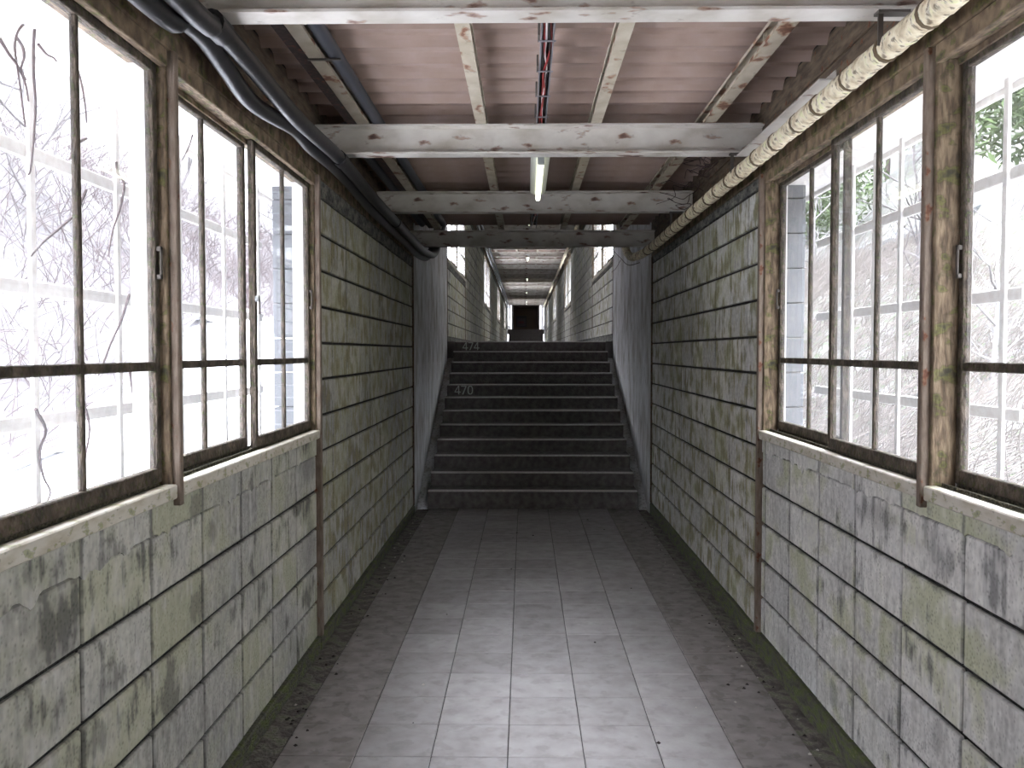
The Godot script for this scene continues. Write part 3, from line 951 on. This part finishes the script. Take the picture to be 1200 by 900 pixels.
func build_upper_shell() -> void:
	var rows := [ZU + 0.03, ZU + 0.03 + 6 * BAY, ZU + 0.03 + 12 * BAY, ZU + 0.03 + 18 * BAY]
	for s in [-1, 1]:
		var sd := "left" if s < 0 else "right"
		var pieces := []
		var at := ZU
		for z in rows:
			pieces.append([at, z, RISE - 0.1, RISE + 2.9])
			pieces.append([z, z + 2 * BAY, RISE - 0.1, RISE + 1.125])
			pieces.append([z, z + 2 * BAY, RISE + 2.5, RISE + 2.9])
			at = z + 2 * BAY
		pieces.append([at, ZE, RISE - 0.1, RISE + 2.9])
		var w := wall_core(s, pieces, "wall_upper_" + sd, "block wall of the upper corridor on the %s side" % ("snow bank" if s < 0 else "reed bank"))
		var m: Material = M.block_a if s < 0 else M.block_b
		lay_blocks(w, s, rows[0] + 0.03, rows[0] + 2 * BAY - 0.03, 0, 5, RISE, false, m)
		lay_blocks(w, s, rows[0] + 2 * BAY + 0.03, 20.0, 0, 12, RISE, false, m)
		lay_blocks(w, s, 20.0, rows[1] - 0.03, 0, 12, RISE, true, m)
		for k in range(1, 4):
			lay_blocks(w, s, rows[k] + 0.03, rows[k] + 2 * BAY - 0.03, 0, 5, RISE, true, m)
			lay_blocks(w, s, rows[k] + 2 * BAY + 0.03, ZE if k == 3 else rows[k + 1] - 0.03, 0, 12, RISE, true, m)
		var st := st_new()
		for k in 4:
			box(st, wall_x(s, 0.002), wall_x(s, -0.03), RISE + (0.067 if s < 0 else 0.1) + 5 * 0.195 + 0.002, RISE + 1.125, rows[k] + 0.03, rows[k] + 2 * BAY - 0.03)
			box(st, wall_x(s, 0.002), wall_x(s, -0.03), RISE + (0.067 if s < 0 else 0.1) + 12 * 0.195 + 0.002, RISE + 2.5, rows[k] + 2 * BAY + 0.03, ZE if k == 3 else rows[k + 1] - 0.03)
		part(st, "render_band", M.render_band, w)
		var nth := ["first", "second", "third", "fourth"]
		for k in 4:
			window_row("window_%d" % (3 + k * 2 + (0 if s < 0 else 1)), "%s window of the upper corridor past the steps on the %s side" % [nth[k], "snow" if s < 0 else "reed"], s, rows[k], 2, RISE, [1, 1] if s < 0 else [0, 0], false)
		boards_above(s, ZU, ZE, RISE, "trim_%d" % (5 if s < 0 else 6), "brown boards along the top of the upper wall on the %s side" % ("snow" if s < 0 else "reed"))
	for s in [-1, 1]:
		var sf := st_new()
		box(sf, wall_x(s, 0.004), wall_x(s, -0.2), RISE - 0.4, RISE + (0.064 if s < 0 else 0.097), ZU, ZE)
		var bo := part(sf, "baseboard_upper_" + ("left" if s < 0 else "right"), M.render_band, self)
		tag(bo, "low footing under the upper corridor wall on the %s side" % ("snow" if s < 0 else "reed"), "footing", "", "structure")
	var st2 := st_new()
	box(st2, XL - 0.1, XR + 0.1, RISE - 0.5, RISE, ZU + 0.06, ZE + 3.2)
	var fl := part(st2, "floor_upper", M.floor_plain, self)
	tag(fl, "grey floor of the upper corridor beyond the steps", "floor", "", "structure")

func build_far_end() -> void:
	var t := top("concrete_staircase", "distant concrete flight of steps at the end of the upper corridor", "stairs")
	for k in 9:
		var st := st_new()
		var z0 := ZE + k * 0.3245
		box(st, -1.0, 1.15, RISE - 0.1, RISE + (k + 1) * 0.14, z0, z0 + 0.35)
		part(st, "step", M.step, t)
	var f3 := RISE + 9 * 0.14
	var z1 := ZE + 9 * 0.3245
	var z2 := 85.0
	for s in [-1, 1]:
		var st := st_new()
		var X0 := wall_x(s, 0.0)
		var X1 := wall_x(s, -0.2)
		extrude_x(st, PackedVector2Array([Vector2(ZE, RISE - 0.2), Vector2(z1, RISE - 0.2), Vector2(z1, f3 + 3.1), Vector2(ZE, RISE + 2.9)]), X0, X1)
		var segs := [[z1, 57.2], [60.8, 66.5], [73.5, z2]]
		for g in segs: box(st, X0, X1, RISE - 0.3, f3 + 2.9, g[0], g[1])
		for g in [[57.2, 60.8], [66.5, 73.5]]:
			box(st, X0, X1, RISE - 0.3, f3 + 0.35, g[0], g[1])
			box(st, X0, X1, f3 + 2.45, f3 + 2.9, g[0], g[1])
		var o := part(st, "wall_far_" + ("left" if s < 0 else "right"), M.plaster, self)
		tag(o, "plaster wall past the distant steps on the %s side" % ("snow" if s < 0 else "reed"), "wall", "", "structure")
		for g in [[57.2, 60.8], [66.5, 73.5]]:
			st = st_new()
			var xg := wall_x(s, -0.004)
			quad(st, P(xg, f3 + 0.35, g[0]), P(xg, f3 + 0.35, g[1]), P(xg, f3 + 2.45, g[1]), P(xg, f3 + 2.45, g[0]))
			part(st, "pane", M.glass_dull, o)
	var st3 := st_new()
	box(st3, XL - 0.1, XR + 0.1, f3 - 0.3, f3, z1, z2)
	var fl := part(st3, "floor_far", M.floor_plain, self)
	tag(fl, "grey floor past the distant steps", "floor", "", "structure")
	st3 = st_new()
	box(st3, XL - 0.2, XR + 0.2, f3 - 0.3, f3 + 2.95, z2, z2 + 0.2)
	var we := part(st3, "wall_end", M.plate, self)
	tag(we, "brown boarded wall at the very end beyond the distant steps", "wall", "", "structure")
	# a framed notice on the end wall
	var nb := top("notice_board", "small framed notice on the brown end wall", "notice")
	st3 = st_new()
	box(st3, -0.83, 0.17, 4.80, 5.02, z2 - 0.03, z2 - 0.001, 0.005)
	box(st3, -0.83, 0.17, 3.95, 4.05, z2 - 0.03, z2 - 0.001, 0.005)
	box(st3, -0.83, -0.75, 4.05, 4.80, z2 - 0.03, z2 - 0.001, 0.005)
	box(st3, 0.09, 0.17, 4.05, 4.80, z2 - 0.03, z2 - 0.001, 0.005)
	part(st3, "frame", M.notice_frame, nb)
	st3 = st_new()
	box(st3, -0.75, 0.09, 4.05, 4.80, z2 - 0.02, z2 - 0.001)
	part(st3, "sheet", M.notice, nb)
	st3 = st_new()
	box(st3, -0.6, -0.1, 4.3, 4.5, z2 - 0.024, z2 - 0.02)
	part(st3, "red_panel", M.notice_red, nb)
	st3 = st_new()
	extrude_x(st3, PackedVector2Array([Vector2(ZE, RISE + 2.85), Vector2(z1, f3 + 2.85), Vector2(z2, f3 + 2.85), Vector2(z2, f3 + 2.95), Vector2(z1, f3 + 2.95), Vector2(ZE, RISE + 2.95)]), XL - 0.3, XR + 0.3)
	var c := part(st3, "ceiling_far", M.deck, self)
	tag(c, "sheet ceiling past the distant steps", "ceiling", "", "structure")

func build_roof() -> void:
	# lower corridor: lapped sheets, purlins
	var c := top("ceiling", "pinkish lapped sheet ceiling over the lower corridor", "ceiling", "", "structure")
	var pitch := 0.2045
	var z := 3.438 - 46 * pitch
	while z < 8.6:
		var st := st_new()
		extrude_x(st, deck_profile(z, minf(z + pitch, 8.7), DECK_Y), XL + 0.013, XR - 0.013)
		part(st, "roof_sheet", M.deck, c)
		z += pitch
	var px_list := [[-0.835, 1, 0.060], [-0.226, 1, 0.055], [0.366, -1, 0.055], [0.945, -1, 0.062]]
	for p in px_list:
		var st := st_new()
		channel(st, p[0], 2.752, p[2], 0.066, p[1] if p[0] != -0.226 else 1, ZB, 8.5)
		if p[0] > 0.9:
			var zz := 2.2
			while zz < 8.4:
				box(st, p[0] - 0.028, p[0] - 0.016, 2.757, 2.815, zz, zz + 0.006)
				zz += 0.62
		part(st, "purlin", M.purlin, c)
	var st0 := st_new()
	box(st0, XL - 0.35, XR + 0.35, DECK_Y + 0.035, DECK_Y + 0.08, ZB - 0.2, 8.75)
	part(st0, "outer_roof", M.outer, c)
	# beams of the lower corridor
	var what := {2: "cream steel roof beam over the first window post, cables above", 3: "cream steel roof beam at the window end before the lamp", 4: "cream steel roof beam over the block walls behind the lamp", 5: "steel roof beam at the foot of the sloping stair roof"}
	for k in range(-1, 6):
		var zz := WE + (k - 3) * BAY
		var b := i_beam("roof_beam", BEAM_Y - (0.025 if k == 5 else 0.0), zz, XL + 0.013, XR - 0.013, M.beam, self)
		if k >= 2:
			tag(b, what[k], "beam", "roof beams of the lower corridor")
		else:
			tag(b, "cream steel roof beam over the floor behind the camera's end", "beam", "roof beams of the lower corridor")
	# sloping roof over the steps
	var slope := (RISE + 0.02) / (ZU - 8.5)
	c = top("ceiling_slope", "sloping sheet roof over the steps", "ceiling", "", "structure")
	var n := 18
	for k in n:
		var za := lerpf(8.55, ZU + 0.02, float(k) / n)
		var zb := lerpf(8.55, ZU + 0.02, float(k + 1) / n)
		var ya := DECK_Y + 0.01 + (za - 8.55) * slope
		var yb := DECK_Y + 0.01 + (zb - 8.55) * slope
		var st := st_new()
		extrude_x(st, PackedVector2Array([Vector2(za, ya), Vector2(zb, yb - 0.02), Vector2(zb, yb + 0.05), Vector2(za, ya + 0.05)]), XL - 0.1, XR + 0.1)
		part(st, "roof_sheet", M.deck, c)
	for p in px_list:
		var st := st_new()
		channel(st, p[0], 2.752, p[2], 0.066, 1, 8.5, ZU + 0.06, RISE + 0.02)
		part(st, "purlin", M.purlin, c)
	for k in 1:
		var zz := 10.4
		i_beam("cross_beam", BEAM_Y + (zz - 8.5) * slope, zz, XL + 0.003, XR - 0.003, M.beam, c)
	# upper corridor
	c = top("ceiling_upper", "pinkish sheet ceiling receding over the upper corridor", "ceiling", "", "structure")
	z = ZU
	var all := st_new()
	while z < ZE:
		var zb := minf(z + pitch, ZE)
		var y := DECK_Y + RISE
		if z < 20.0:
			var st := st_new()
			extrude_x(st, deck_profile(z, zb, y), XL + 0.013, XR - 0.013)
			part(st, "roof_sheet", M.deck, c)
		else:
			extrude_x(all, deck_profile(z, zb, y), XL + 0.013, XR - 0.013)
		z += pitch
	var far_sheets := part(all, "distant_roof_sheets", M.deck, c)
	far_sheets.set_meta("kind", "stuff")
	for p in px_list:
		var st := st_new()
		channel(st, p[0], 2.752 + RISE, p[2], 0.066, p[1], ZU + 0.06, ZE)
		part(st, "purlin", M.purlin, c)
	st0 = st_new()
	box(st0, XL - 0.35, XR + 0.35, DECK_Y + RISE + 0.035, DECK_Y + RISE + 0.08, ZU - 0.1, ZE + 0.1)
	part(st0, "outer_roof", M.outer, c)
	for k in 22:
		var zz := ZU + 0.03 + k * BAY
		if zz > ZE - 0.2: break
		var b := i_beam("upper_roof_beam", BEAM_Y + RISE, zz, XL + 0.013, XR - 0.013, M.beam, self)
		tag(b, "distant steel roof beam across the upper corridor ceiling", "beam", "roof beams of the upper corridor")
	for s in [-1, 1]:
		eave(s, ZB, 8.5, 0.0, "white roof overhang outside the lower windows on the %s side" % ("snow" if s < 0 else "reed"))
		eave(s, ZU, ZE, RISE, "white roof overhang outside the upper windows on the %s side" % ("snow" if s < 0 else "reed"))

func build_pipes() -> void:
	# lagged pipe
	var t := top("wrapped_pipe", "cream tape wrapped pipe hung along the top of the wall", "pipe")
	var way := [P(1.10, 2.497, -4.0), P(1.10, 2.50, 0.0), P(1.10, 2.495, 2.0), P(1.105, 2.505, 3.0), P(1.10, 2.495, 4.2), P(1.105, 2.497, 5.4), P(1.10, 2.488, 6.6), P(1.095, 2.478, 7.5), P(1.06, 2.470, 8.15), P(1.0, 2.50, 8.48), P(0.99, 2.72, 8.95), P(1.0, 3.05, 9.6), P(1.05, 3.75, 11.2), P(1.09, 4.15, 12.2), P(1.10, 4.22, 12.7), P(1.10, 4.225, 14.0), P(1.10, 4.22, 30.0), P(1.10, 4.22, 52.8)]
	var pts := smooth_path(way, 0.03)
	var rad := []
	var wob := fnoise(5, 0.6, 3)
	for i in pts.size():
		var z: float = -pts[i].z
		var lap: float = fposmod(z * 8.5 + 0.25 * wob.get_noise_1d(z * 2.0), 1.0)
		rad.append(0.036 + 0.0035 * lap + wob.get_noise_1d(z * 6.0) * 0.003)
	var st := st_new()
	tube(st, pts, rad, 12)
	part(st, "lagging", M.lagging, t)
	var zb := 1.9
	while zb < 8.0:
		st = st_new()
		var q: Vector3 = P(1.10, 2.495, zb)
		for p in pts:
			if absf(-p.z - zb) < 0.02:
				q = p
		tube(st, [q + P(0, 0, -0.008), q + P(0, 0, 0.008)], 0.0415, 12)
		part(st, "binding", M.tape, t)
		zb += 0.235 + 0.1 * hash2(int(zb * 10.0), 3, 1)
	for z in [2.72, 4.61, 6.5]:
		st = st_new()
		box(st, 1.06, 1.075, 2.50, 2.60, z - 0.03, z - 0.022, 0.0)
		box(st, 1.055, 1.15, 2.592, 2.60, z - 0.045, z - 0.005, 0.0)
		part(st, "hanger", M.iron, t)
	st = st_new()
	box(st, 1.085, 1.15, 2.580, 2.588, 3.3, 4.56, 0.002)
	box(st, 1.144, 1.15, 2.588, 2.62, 3.3, 4.56, 0.002)
	var gb := part(st, "angle_bar", M.beam, self)
	tag(gb, "light grey steel angle lying above the wrapped pipe", "steel angle")
	# two black cables on the other side
	var a := [P(-0.99, 2.50, -4.0), P(-0.99, 2.50, 0.5), P(-0.99, 2.495, 2.29), P(-0.985, 2.535, 2.54), P(-0.985, 2.545, 2.72), P(-0.99, 2.52, 2.93), P(-0.995, 2.488, 3.24), P(-0.99, 2.535, 3.80), P(-0.99, 2.525, 4.11), P(-0.99, 2.535, 4.74), P(-0.99, 2.495, 5.83), P(-0.985, 2.48, 7.4), P(-0.97, 2.46, 8.1), P(-0.93, 2.50, 8.5), P(-0.92, 2.75, 9.0), P(-0.95, 3.75, 11.2), P(-0.99, 4.20, 12.6), P(-0.99, 4.21, 20.0), P(-0.99, 4.21, 52.8)]
	var b := [P(-0.93, 2.53, -4.0), P(-0.93, 2.53, 0.5), P(-0.93, 2.53, 2.38), P(-0.93, 2.558, 2.68), P(-0.93, 2.555, 2.95), P(-0.93, 2.53, 3.62), P(-0.93, 2.548, 4.46), P(-0.93, 2.52, 5.47), P(-0.925, 2.50, 7.2), P(-0.91, 2.485, 8.0), P(-0.87, 2.52, 8.48), P(-0.86, 2.77, 9.0), P(-0.88, 3.78, 11.2), P(-0.92, 4.25, 12.6), P(-0.92, 4.26, 20.0), P(-0.92, 4.26, 52.8)]
	t = top("cable_conduit", "lower sagging black cable conduit along the window wall", "conduit", "black conduits above the snow side windows")
	st = st_new()
	tube(st, smooth_path(a, 0.05), 0.031, 10)
	part(st, "sheath", M.conduit, t)
	t = top("cable_conduit", "upper black conduit with collars beside the sagging cable", "conduit", "black conduits above the snow side windows")
	st = st_new()
	tube(st, smooth_path(b, 0.05), 0.033, 10)
	part(st, "sheath", M.conduit, t)
	for z in [2.68, 4.46, 6.4]:
		st = st_new()
		var y: float = {2.68: 2.558, 4.46: 2.548, 6.4: 2.509}[z]
		tube(st, [P(-0.93, y, z - 0.05), P(-0.93, y, z + 0.05)], 0.039, 12)
		part(st, "collar", M.conduit, t)
	# duct beside the first purlin, dark angle on its other side
	t = top("cable_conduit", "straight grey conduit clipped beside the first ceiling purlin", "conduit")
	st = st_new()
	tube(st, [P(-0.768, 2.782, -3.0), P(-0.768, 2.782, 8.3)], 0.029, 12)
	part(st, "sheath", M.grey_duct, t)
	for z in [1.6, 3.55, 5.3, 7.2]:
		st = st_new()
		box(st, -0.87, -0.735, 2.744, 2.750, z - 0.008, z + 0.008, 0.001)
		part(st, "clip", M.iron, t)
	st = st_new()
	box(st, -0.915, -0.868, 2.752, 2.757, -3.0, 8.4)
	box(st, -0.915, -0.910, 2.757, 2.81, -3.0, 8.4)
	var an := part(st, "angle_bar", M.dark_steel, self)
	tag(an, "dark rusty steel angle beside the ceiling purlin with grey conduit", "steel angle")
	t = top("cable_conduit", "dark conduit over the block wall between the two far beams", "conduit")
	st = st_new()
	tube(st, [P(-0.965, 2.783, 4.75), P(-0.965, 2.783, 8.3)], 0.032, 10)
	part(st, "sheath", M.grey_duct, t)
	# cable ladder in the middle of the ceiling
	t = top("cable_tray", "narrow open cable tray with red wires along the ceiling middle", "cable tray")
	for e in [0.059, 0.104]:
		st = st_new()
		box(st, e, e + 0.006, 2.753, 2.785, -3.0, 8.4, 0.001)
		part(st, "side_rail", M.tray, t)
	st = st_new()
	box(st, 0.065, 0.104, 2.782, 2.785, -3.0, 8.4)
	part(st, "tray_back", M.dark_steel, t)
	var z := 1.2
	while z < 8.3:
		st = st_new()
		box(st, 0.052, 0.117, 2.750, 2.754, z, z + 0.014, 0.001)
		part(st, "tie", M.tray, t)
		st = st_new()
		box(st, 0.048, 0.056, 2.752, 2.80, z - 0.06, z + 0.02, 0.001)
		part(st, "clip", M.iron, t)
		z += 0.36
	var wires := [[M.red_wire, 0.078], [M.red_wire, 0.088], [M.black_wire, 0.094], [M.white_wire, 0.084], [M.black_wire, 0.072]]
	for k in wires.size():
		var w := []
		var zz := -2.8
		var f := fnoise(400 + k, 1.4, 2)
		while zz < 8.3:
			w.append(P(wires[k][1] + f.get_noise_1d(zz) * 0.018, 2.764 + f.get_noise_1d(zz + 40.0) * 0.008, zz))
			zz += 0.07
		st = st_new()
		tube(st, w, 0.0042, 6)
		var o := part(st, "wire", wires[k][0], t)
		o.set_meta("label", ["red wire", "red wire", "black wire", "white wire", "black wire"][k])

func build_lamps() -> void:
	lamp(2.615, 4.80, 6.03, "lit fluorescent tube lamp hanging between the cream beams", "", 0.12)
	for k in 6:
		var z := 19.3 + k * 7.56
		if k == 5: z = 51.6
		lamp(2.615 + RISE, z - 1.23, z, "small lit tube lamp under the ceiling of the upper corridor", "tube lamps of the upper corridor", 0.1)

func build_outside() -> void:
	# snow side
	var st := terrain(-1, 1.31, 5.1, 24, -12.0, 95.0, 180, 61, 0.16)
	var o := part(st, "snow_field", M.snow, self)
	tag(o, "smooth white snow lying outside the windows", "snow", "", "stuff")
	st = terrain(-1, 4.85, 48.0, 60, -30.0, 130.0, 160, 62, 0.28)
	o = part(st, "hillside", M.bank_a, self)
	tag(o, "pale bare winter hillside above the snow", "hillside", "", "structure")
	st = terrain(1, 1.40, 44.0, 70, -30.0, 130.0, 200, 63, 0.22)
	o = part(st, "hillside", M.bank_b, self)
	tag(o, "pale greenish hillside with snow patches behind the reeds", "hillside", "", "structure")
	st = terrain(1, 1.45, 3.3, 14, -12.0, 52.0, 110, 63, 0.22, 0.07)
	o = part(st, "snow_field", M.snow, self)
	tag(o, "strip of old snow lying under the leaning reeds", "snow", "", "stuff")
	# brushwood on the snow side bank, reeds on the other
	var thin := stick_mesh(0.007, 0.16)
	rng.seed = 501
	scatter("brushwood", "tangled brown brushwood on the bank above the snow", "brushwood", thin, M.twig, 9000, func(_i: int) -> Transform3D:
		var x := -rng.randf_range(5.0, 8.5)
		var z := rng.randf_range(3.0, 34.0)
		var b := Basis.from_euler(Vector3(rng.randf_range(-1.1, 1.1), rng.randf_range(0, TAU), rng.randf_range(-1.1, 1.1))).scaled(Vector3.ONE * rng.randf_range(0.35, 1.0))
		return Transform3D(b, P(x, ground_y(x, z, -1) - 0.05, z)))
	var reedm := stick_mesh(0.006, 0.12)
	scatter("dry_reeds", "pale dry reeds leaning over outside the windows", "reeds", reedm, M.reed, 14000, func(_i: int) -> Transform3D:
		var x := rng.randf_range(1.9, 6.5)
		var z := rng.randf_range(2.4, 22.0)
		var b := Basis.from_euler(Vector3(rng.randf_range(0.5, 1.25), rng.randf_range(-0.5, 0.5), rng.randf_range(-0.5, 0.5))).scaled(Vector3.ONE * rng.randf_range(0.4, 1.1))
		return Transform3D(b, P(x, ground_y(x, z, 1) - 0.03, z)))
	# trees
	rng.seed = 77
	var spots := [[-7.0, 12.3, 3.2, 0], [-10.5, 17.0, 4.0, 1], [-7.4, 18.2, 3.0, 0], [-9.6, 23.2, 4.0, 1], [-7.2, 25.2, 3.0, 0], [-12.4, 21.6, 4.4, 0], [-13.5, 27.0, 4.6, 1], [-8.0, 31.0, 3.4, 0]]
	for p in spots:
		bare_tree(P(p[0], ground_y(p[0], p[1], -1), p[1]), p[2], M.branch if p[3] == 0 else M.pale_branch, "thin leafless grey tree on the hillside above the snow" if p[3] == 0 else "whitish leafless tree on the hillside above the snow", "leafless trees above the snow")
	spots = [[5.0, 9.4, 2.2, 1], [5.6, 12.8, 2.4, 0], [5.4, 16.6, 2.4, 1], [6.4, 21.0, 2.6, 0], [6.6, 30.5, 3.0, 1]]
	for p in spots:
		bare_tree(P(p[0], ground_y(p[0], p[1], 1), p[1]), p[2], M.branch if p[3] == 0 else M.pale_branch, "thin leafless grey tree among the reeds" if p[3] == 0 else "whitish leafless tree among the reeds", "leafless trees among the reeds")
	# evergreens on the reed side
	var leaf := st_new()
	for k in 3:
		var a := TAU * k / 3.0
		quad(leaf, Vector3(0, 0, 0), Vector3(cos(a), 0.4, sin(a)) * 0.12 + Vector3(0.03, 0, 0.03), Vector3(cos(a), 0.6, sin(a)) * 0.24, Vector3(cos(a), 0.3, sin(a)) * 0.12 - Vector3(0.03, 0, 0.03))
	var leaf_mesh := leaf.commit()
	for p in [[8.2, 14.4, 3.4], [12.6, 17.6, 4.2], [13.6, 23.6, 4.4], [11.6, 28.6, 4.4], [8.2, 26.6, 3.8], [9.4, 33.0, 4.2], [14.5, 33.0, 4.8]]:
		var t := top("evergreen_tree", "light green evergreen tree on the slope behind the reeds", "tree", "evergreens behind the reeds")
		var base := P(p[0], ground_y(p[0], p[1], 1), p[1])
		t.position = base
		st = st_new()
		tube(st, [Vector3(0, -0.3, 0), Vector3(0.1, p[2] * 0.6, 0), Vector3(0.05, p[2] * 1.1, 0.1)], [0.09, 0.06, 0.03], 7, false)
		part(st, "trunk", M.twig, t)
		var mm := MultiMesh.new()
		mm.transform_format = MultiMesh.TRANSFORM_3D
		mm.mesh = leaf_mesh
		mm.instance_count = 1500
		for i in 1500:
			var v := Vector3(rng.randfn(), rng.randfn(), rng.randfn()).normalized() * pow(rng.randf(), 0.4)
			var lump := 1.0 + 0.25 * sin(v.x * 9.0 + p[1]) * cos(v.z * 8.0)
			mm.set_instance_transform(i, Transform3D(Basis.from_euler(Vector3(rng.randf() * TAU, rng.randf() * TAU, 0)), Vector3(v.x * p[2] * 0.62, v.y * p[2] * 0.5 + p[2] * 0.8, v.z * p[2] * 0.62) * lump))
		var mi := MultiMeshInstance3D.new()
		mi.multimesh = mm
		mi.material_override = M.needles
		mi.name = "foliage"
		mi.set_meta("kind", "stuff")
		t.add_child(mi, true)
	# shed
	var sh := top("garden_shed", "pale blue green shed standing among the reeds", "shed")
	st = st_new()
	box(st, 8.6, 11.4, 1.4, 4.1, 18.6, 22.6, 0.01)
	part(st, "wall", M.shed_wall, sh)
	st = st_new()
	extrude_z(st, PackedVector2Array([Vector2(8.3, 4.05), Vector2(10.0, 4.75), Vector2(11.7, 4.05), Vector2(11.7, 4.15), Vector2(10.0, 4.88), Vector2(8.3, 4.15)]), 18.3, 22.9)
	part(st, "roof", M.shed_roof, sh)
	st = st_new()
	box(st, 8.57, 8.62, 2.2, 3.1, 19.6, 20.6, 0.005)
	part(st, "window", M.shed_roof, sh)
	# window guards, wing walls
	guard(-1, 0.40, 3.42, "white bar guard with vines outside the first windows on the snow side")
	guard(-1, 3.72, 4.92, "white bar guard next to the wing wall on the snow side")
	guard(1, 0.60, 2.75, "white bar guard outside the first windows on the reed side")
	guard(1, 2.98, 4.90, "white bar guard next to the wing wall on the reed side")
	for s in [-1, 1]:
		var w := top("wing_wall", "short pale block wing wall outside the window end on the %s side" % ("snow" if s < 0 else "reed"), "wall", "", "structure")
		for r in range(2, 13):
			st = st_new()
			box(st, wall_x(s, -0.115), wall_x(s, -0.33), 0.1 + r * 0.195, 0.1 + r * 0.195 + 0.189, 4.97, 5.16, 0.004)
			part(st, "block", M.outer, w)
	# vines on the guard
	var V := [
		[[48, 0], [46, 22], [43, 48], [42, 87], [43, 108], [43, 133], [37, 193], [33, 205]],
		[[72, 9], [62, 14], [45, 22], [29, 33], [22, 45], [20, 58], [22, 75], [25, 98], [28, 126], [31, 150]],
		[[60, 2], [74, 9], [84, 22], [85, 38], [88, 64], [97, 95], [102, 127], [103, 145]],
		[[102, 163], [90, 170], [85, 178], [83, 187]],
		[[101, 223], [95, 236], [88, 250], [68, 268], [50, 283], [34, 300]],
		[[3, 48], [14, 66], [24, 80], [32, 100], [35, 120]],
		[[22, 45], [30, 58], [31, 70], [27, 82], [33, 95]],
		[[48, 54], [58, 66], [66, 70], [69, 74]],
		[[137, 190], [139, 205], [146, 215], [142, 240], [132, 270], [126, 300]],
		[[150, 345], [140, 375], [128, 400], [120, 420], [112, 440]],
		[[148, 425], [152, 460], [156, 500], [152, 550], [146, 590]],
		[[36, 480], [48, 505], [40, 530], [44, 560], [52, 580], [40, 600]],
		[[95, 425], [92, 460], [100, 500], [96, 530], [90, 560]],
		[[215, 115], [222, 130], [228, 150], [224, 170], [214, 190]],
		[[310, 190], [318, 205], [326, 215], [322, 235], [316, 250]],
	]
	for k in V.size():
		var pts := []
		for q in V[k]:
			pts.append(px(q[0], q[1], -1.415 - 0.012 * (k % 4)))
		var sp := smooth_path(pts, 0.02)
		var rr := []
		for i in sp.size(): rr.append(0.0055 - 0.003 * i / sp.size())
		st = st_new()
		tube(st, sp, rr, 5)
		o = part(st, "vine", M.vine, self)
		tag(o, "thin leafless vine climbing the white bars on the snow side", "vine", "vines on the window guard")

func build_small_things() -> void:
	rng.seed = 909
	# leaves, grit and small stones in the gutters and on the floor
	var st := st_new()
	var st2 := st_new()
	for i in 150:
		var s := -1 if rng.randf() < 0.5 else 1
		var z := rng.randf_range(3.2, 8.4)
		var x := (rng.randf_range(-1.06, -0.90) if s < 0 else rng.randf_range(1.05, 1.2))
		if rng.randf() < 0.12: x = rng.randf_range(-0.9, 1.05)
		var r := rng.randf_range(0.003, 0.010)
		var y := 0.001 if x > -0.96 and x < 1.12 else -0.008
		var b := Basis.from_euler(Vector3(0, rng.randf() * TAU, 0))
		var target := st if rng.randf() < 0.7 else st2
		var c := P(x, y + r * 0.3, z)
		var v := [c + b * Vector3(-r, -r * 0.3, -r * 0.7), c + b * Vector3(r, -r * 0.3, -r * 0.5), c + b * Vector3(r * 0.8, -r * 0.3, r * 0.8), c + b * Vector3(-r * 0.7, -r * 0.3, r), c + Vector3(0, r * 0.6, 0)]
		for k in 4: tri(target, v[(k + 1) % 4], v[k], v[4])
	var o := part(st, "leaf_litter", M.litter, self)
	tag(o, "dark scraps of leaf and dirt along the gutters", "litter", "", "stuff")
	o = part(st2, "grit", M.litter_pale, self)
	tag(o, "pale grit scattered along the gutters and floor", "grit", "", "stuff")
	# dead vine tangle by the pipe under the roof
	st = st_new()
	for k in 14:
		var p := P(rng.randf_range(0.98, 1.14), rng.randf_range(2.58, 2.72), rng.randf_range(4.9, 6.2))
		var pts := [p]
		for j in 5:
			p += Vector3(rng.randf_range(-0.09, 0.07), rng.randf_range(-0.05, 0.06), rng.randf_range(-0.14, 0.14))
			p.y = clampf(p.y, 2.57, 2.74)
			p.x = minf(p.x, 1.2)
			pts.append(p)
		tube(st, smooth_path(pts, 0.03), 0.0022, 4)
	o = part(st, "dead_vine", M.vine, self)
	tag(o, "wiry tangle of dead vine behind the wrapped pipe", "vine")
	# twig hanging below the dark beam
	st = st_new()
	tube(st, smooth_path([P(0.80, 2.577, 8.40), P(0.92, 2.50, 8.6), P(1.03, 2.44, 8.8), P(1.15, 2.47, 8.85)], 0.03), 0.003, 4)
	tube(st, smooth_path([P(0.95, 2.49, 8.76), P(0.90, 2.40, 8.77), P(0.86, 2.37, 8.78)], 0.03), 0.002, 4)
	o = part(st, "hanging_twig", M.vine, self)
	tag(o, "thin dead twig hanging below the beam at the steps", "twig")
	# catch on the meeting stile
	var t := top("window_catch", "small pale catch on the meeting stiles of the sash window", "catch")
	st = st_new()
	tube(st, [P(XL - 0.024, 1.80, 3.655), P(XL - 0.010, 1.80, 3.655)], 0.014, 10)
	part(st, "boss", M.lamp_cap, t)
	st = st_new()
	box(st, XL - 0.012, XL - 0.006, 1.735, 1.80, 3.649, 3.661, 0.002)
	part(st, "lever", M.iron, t)
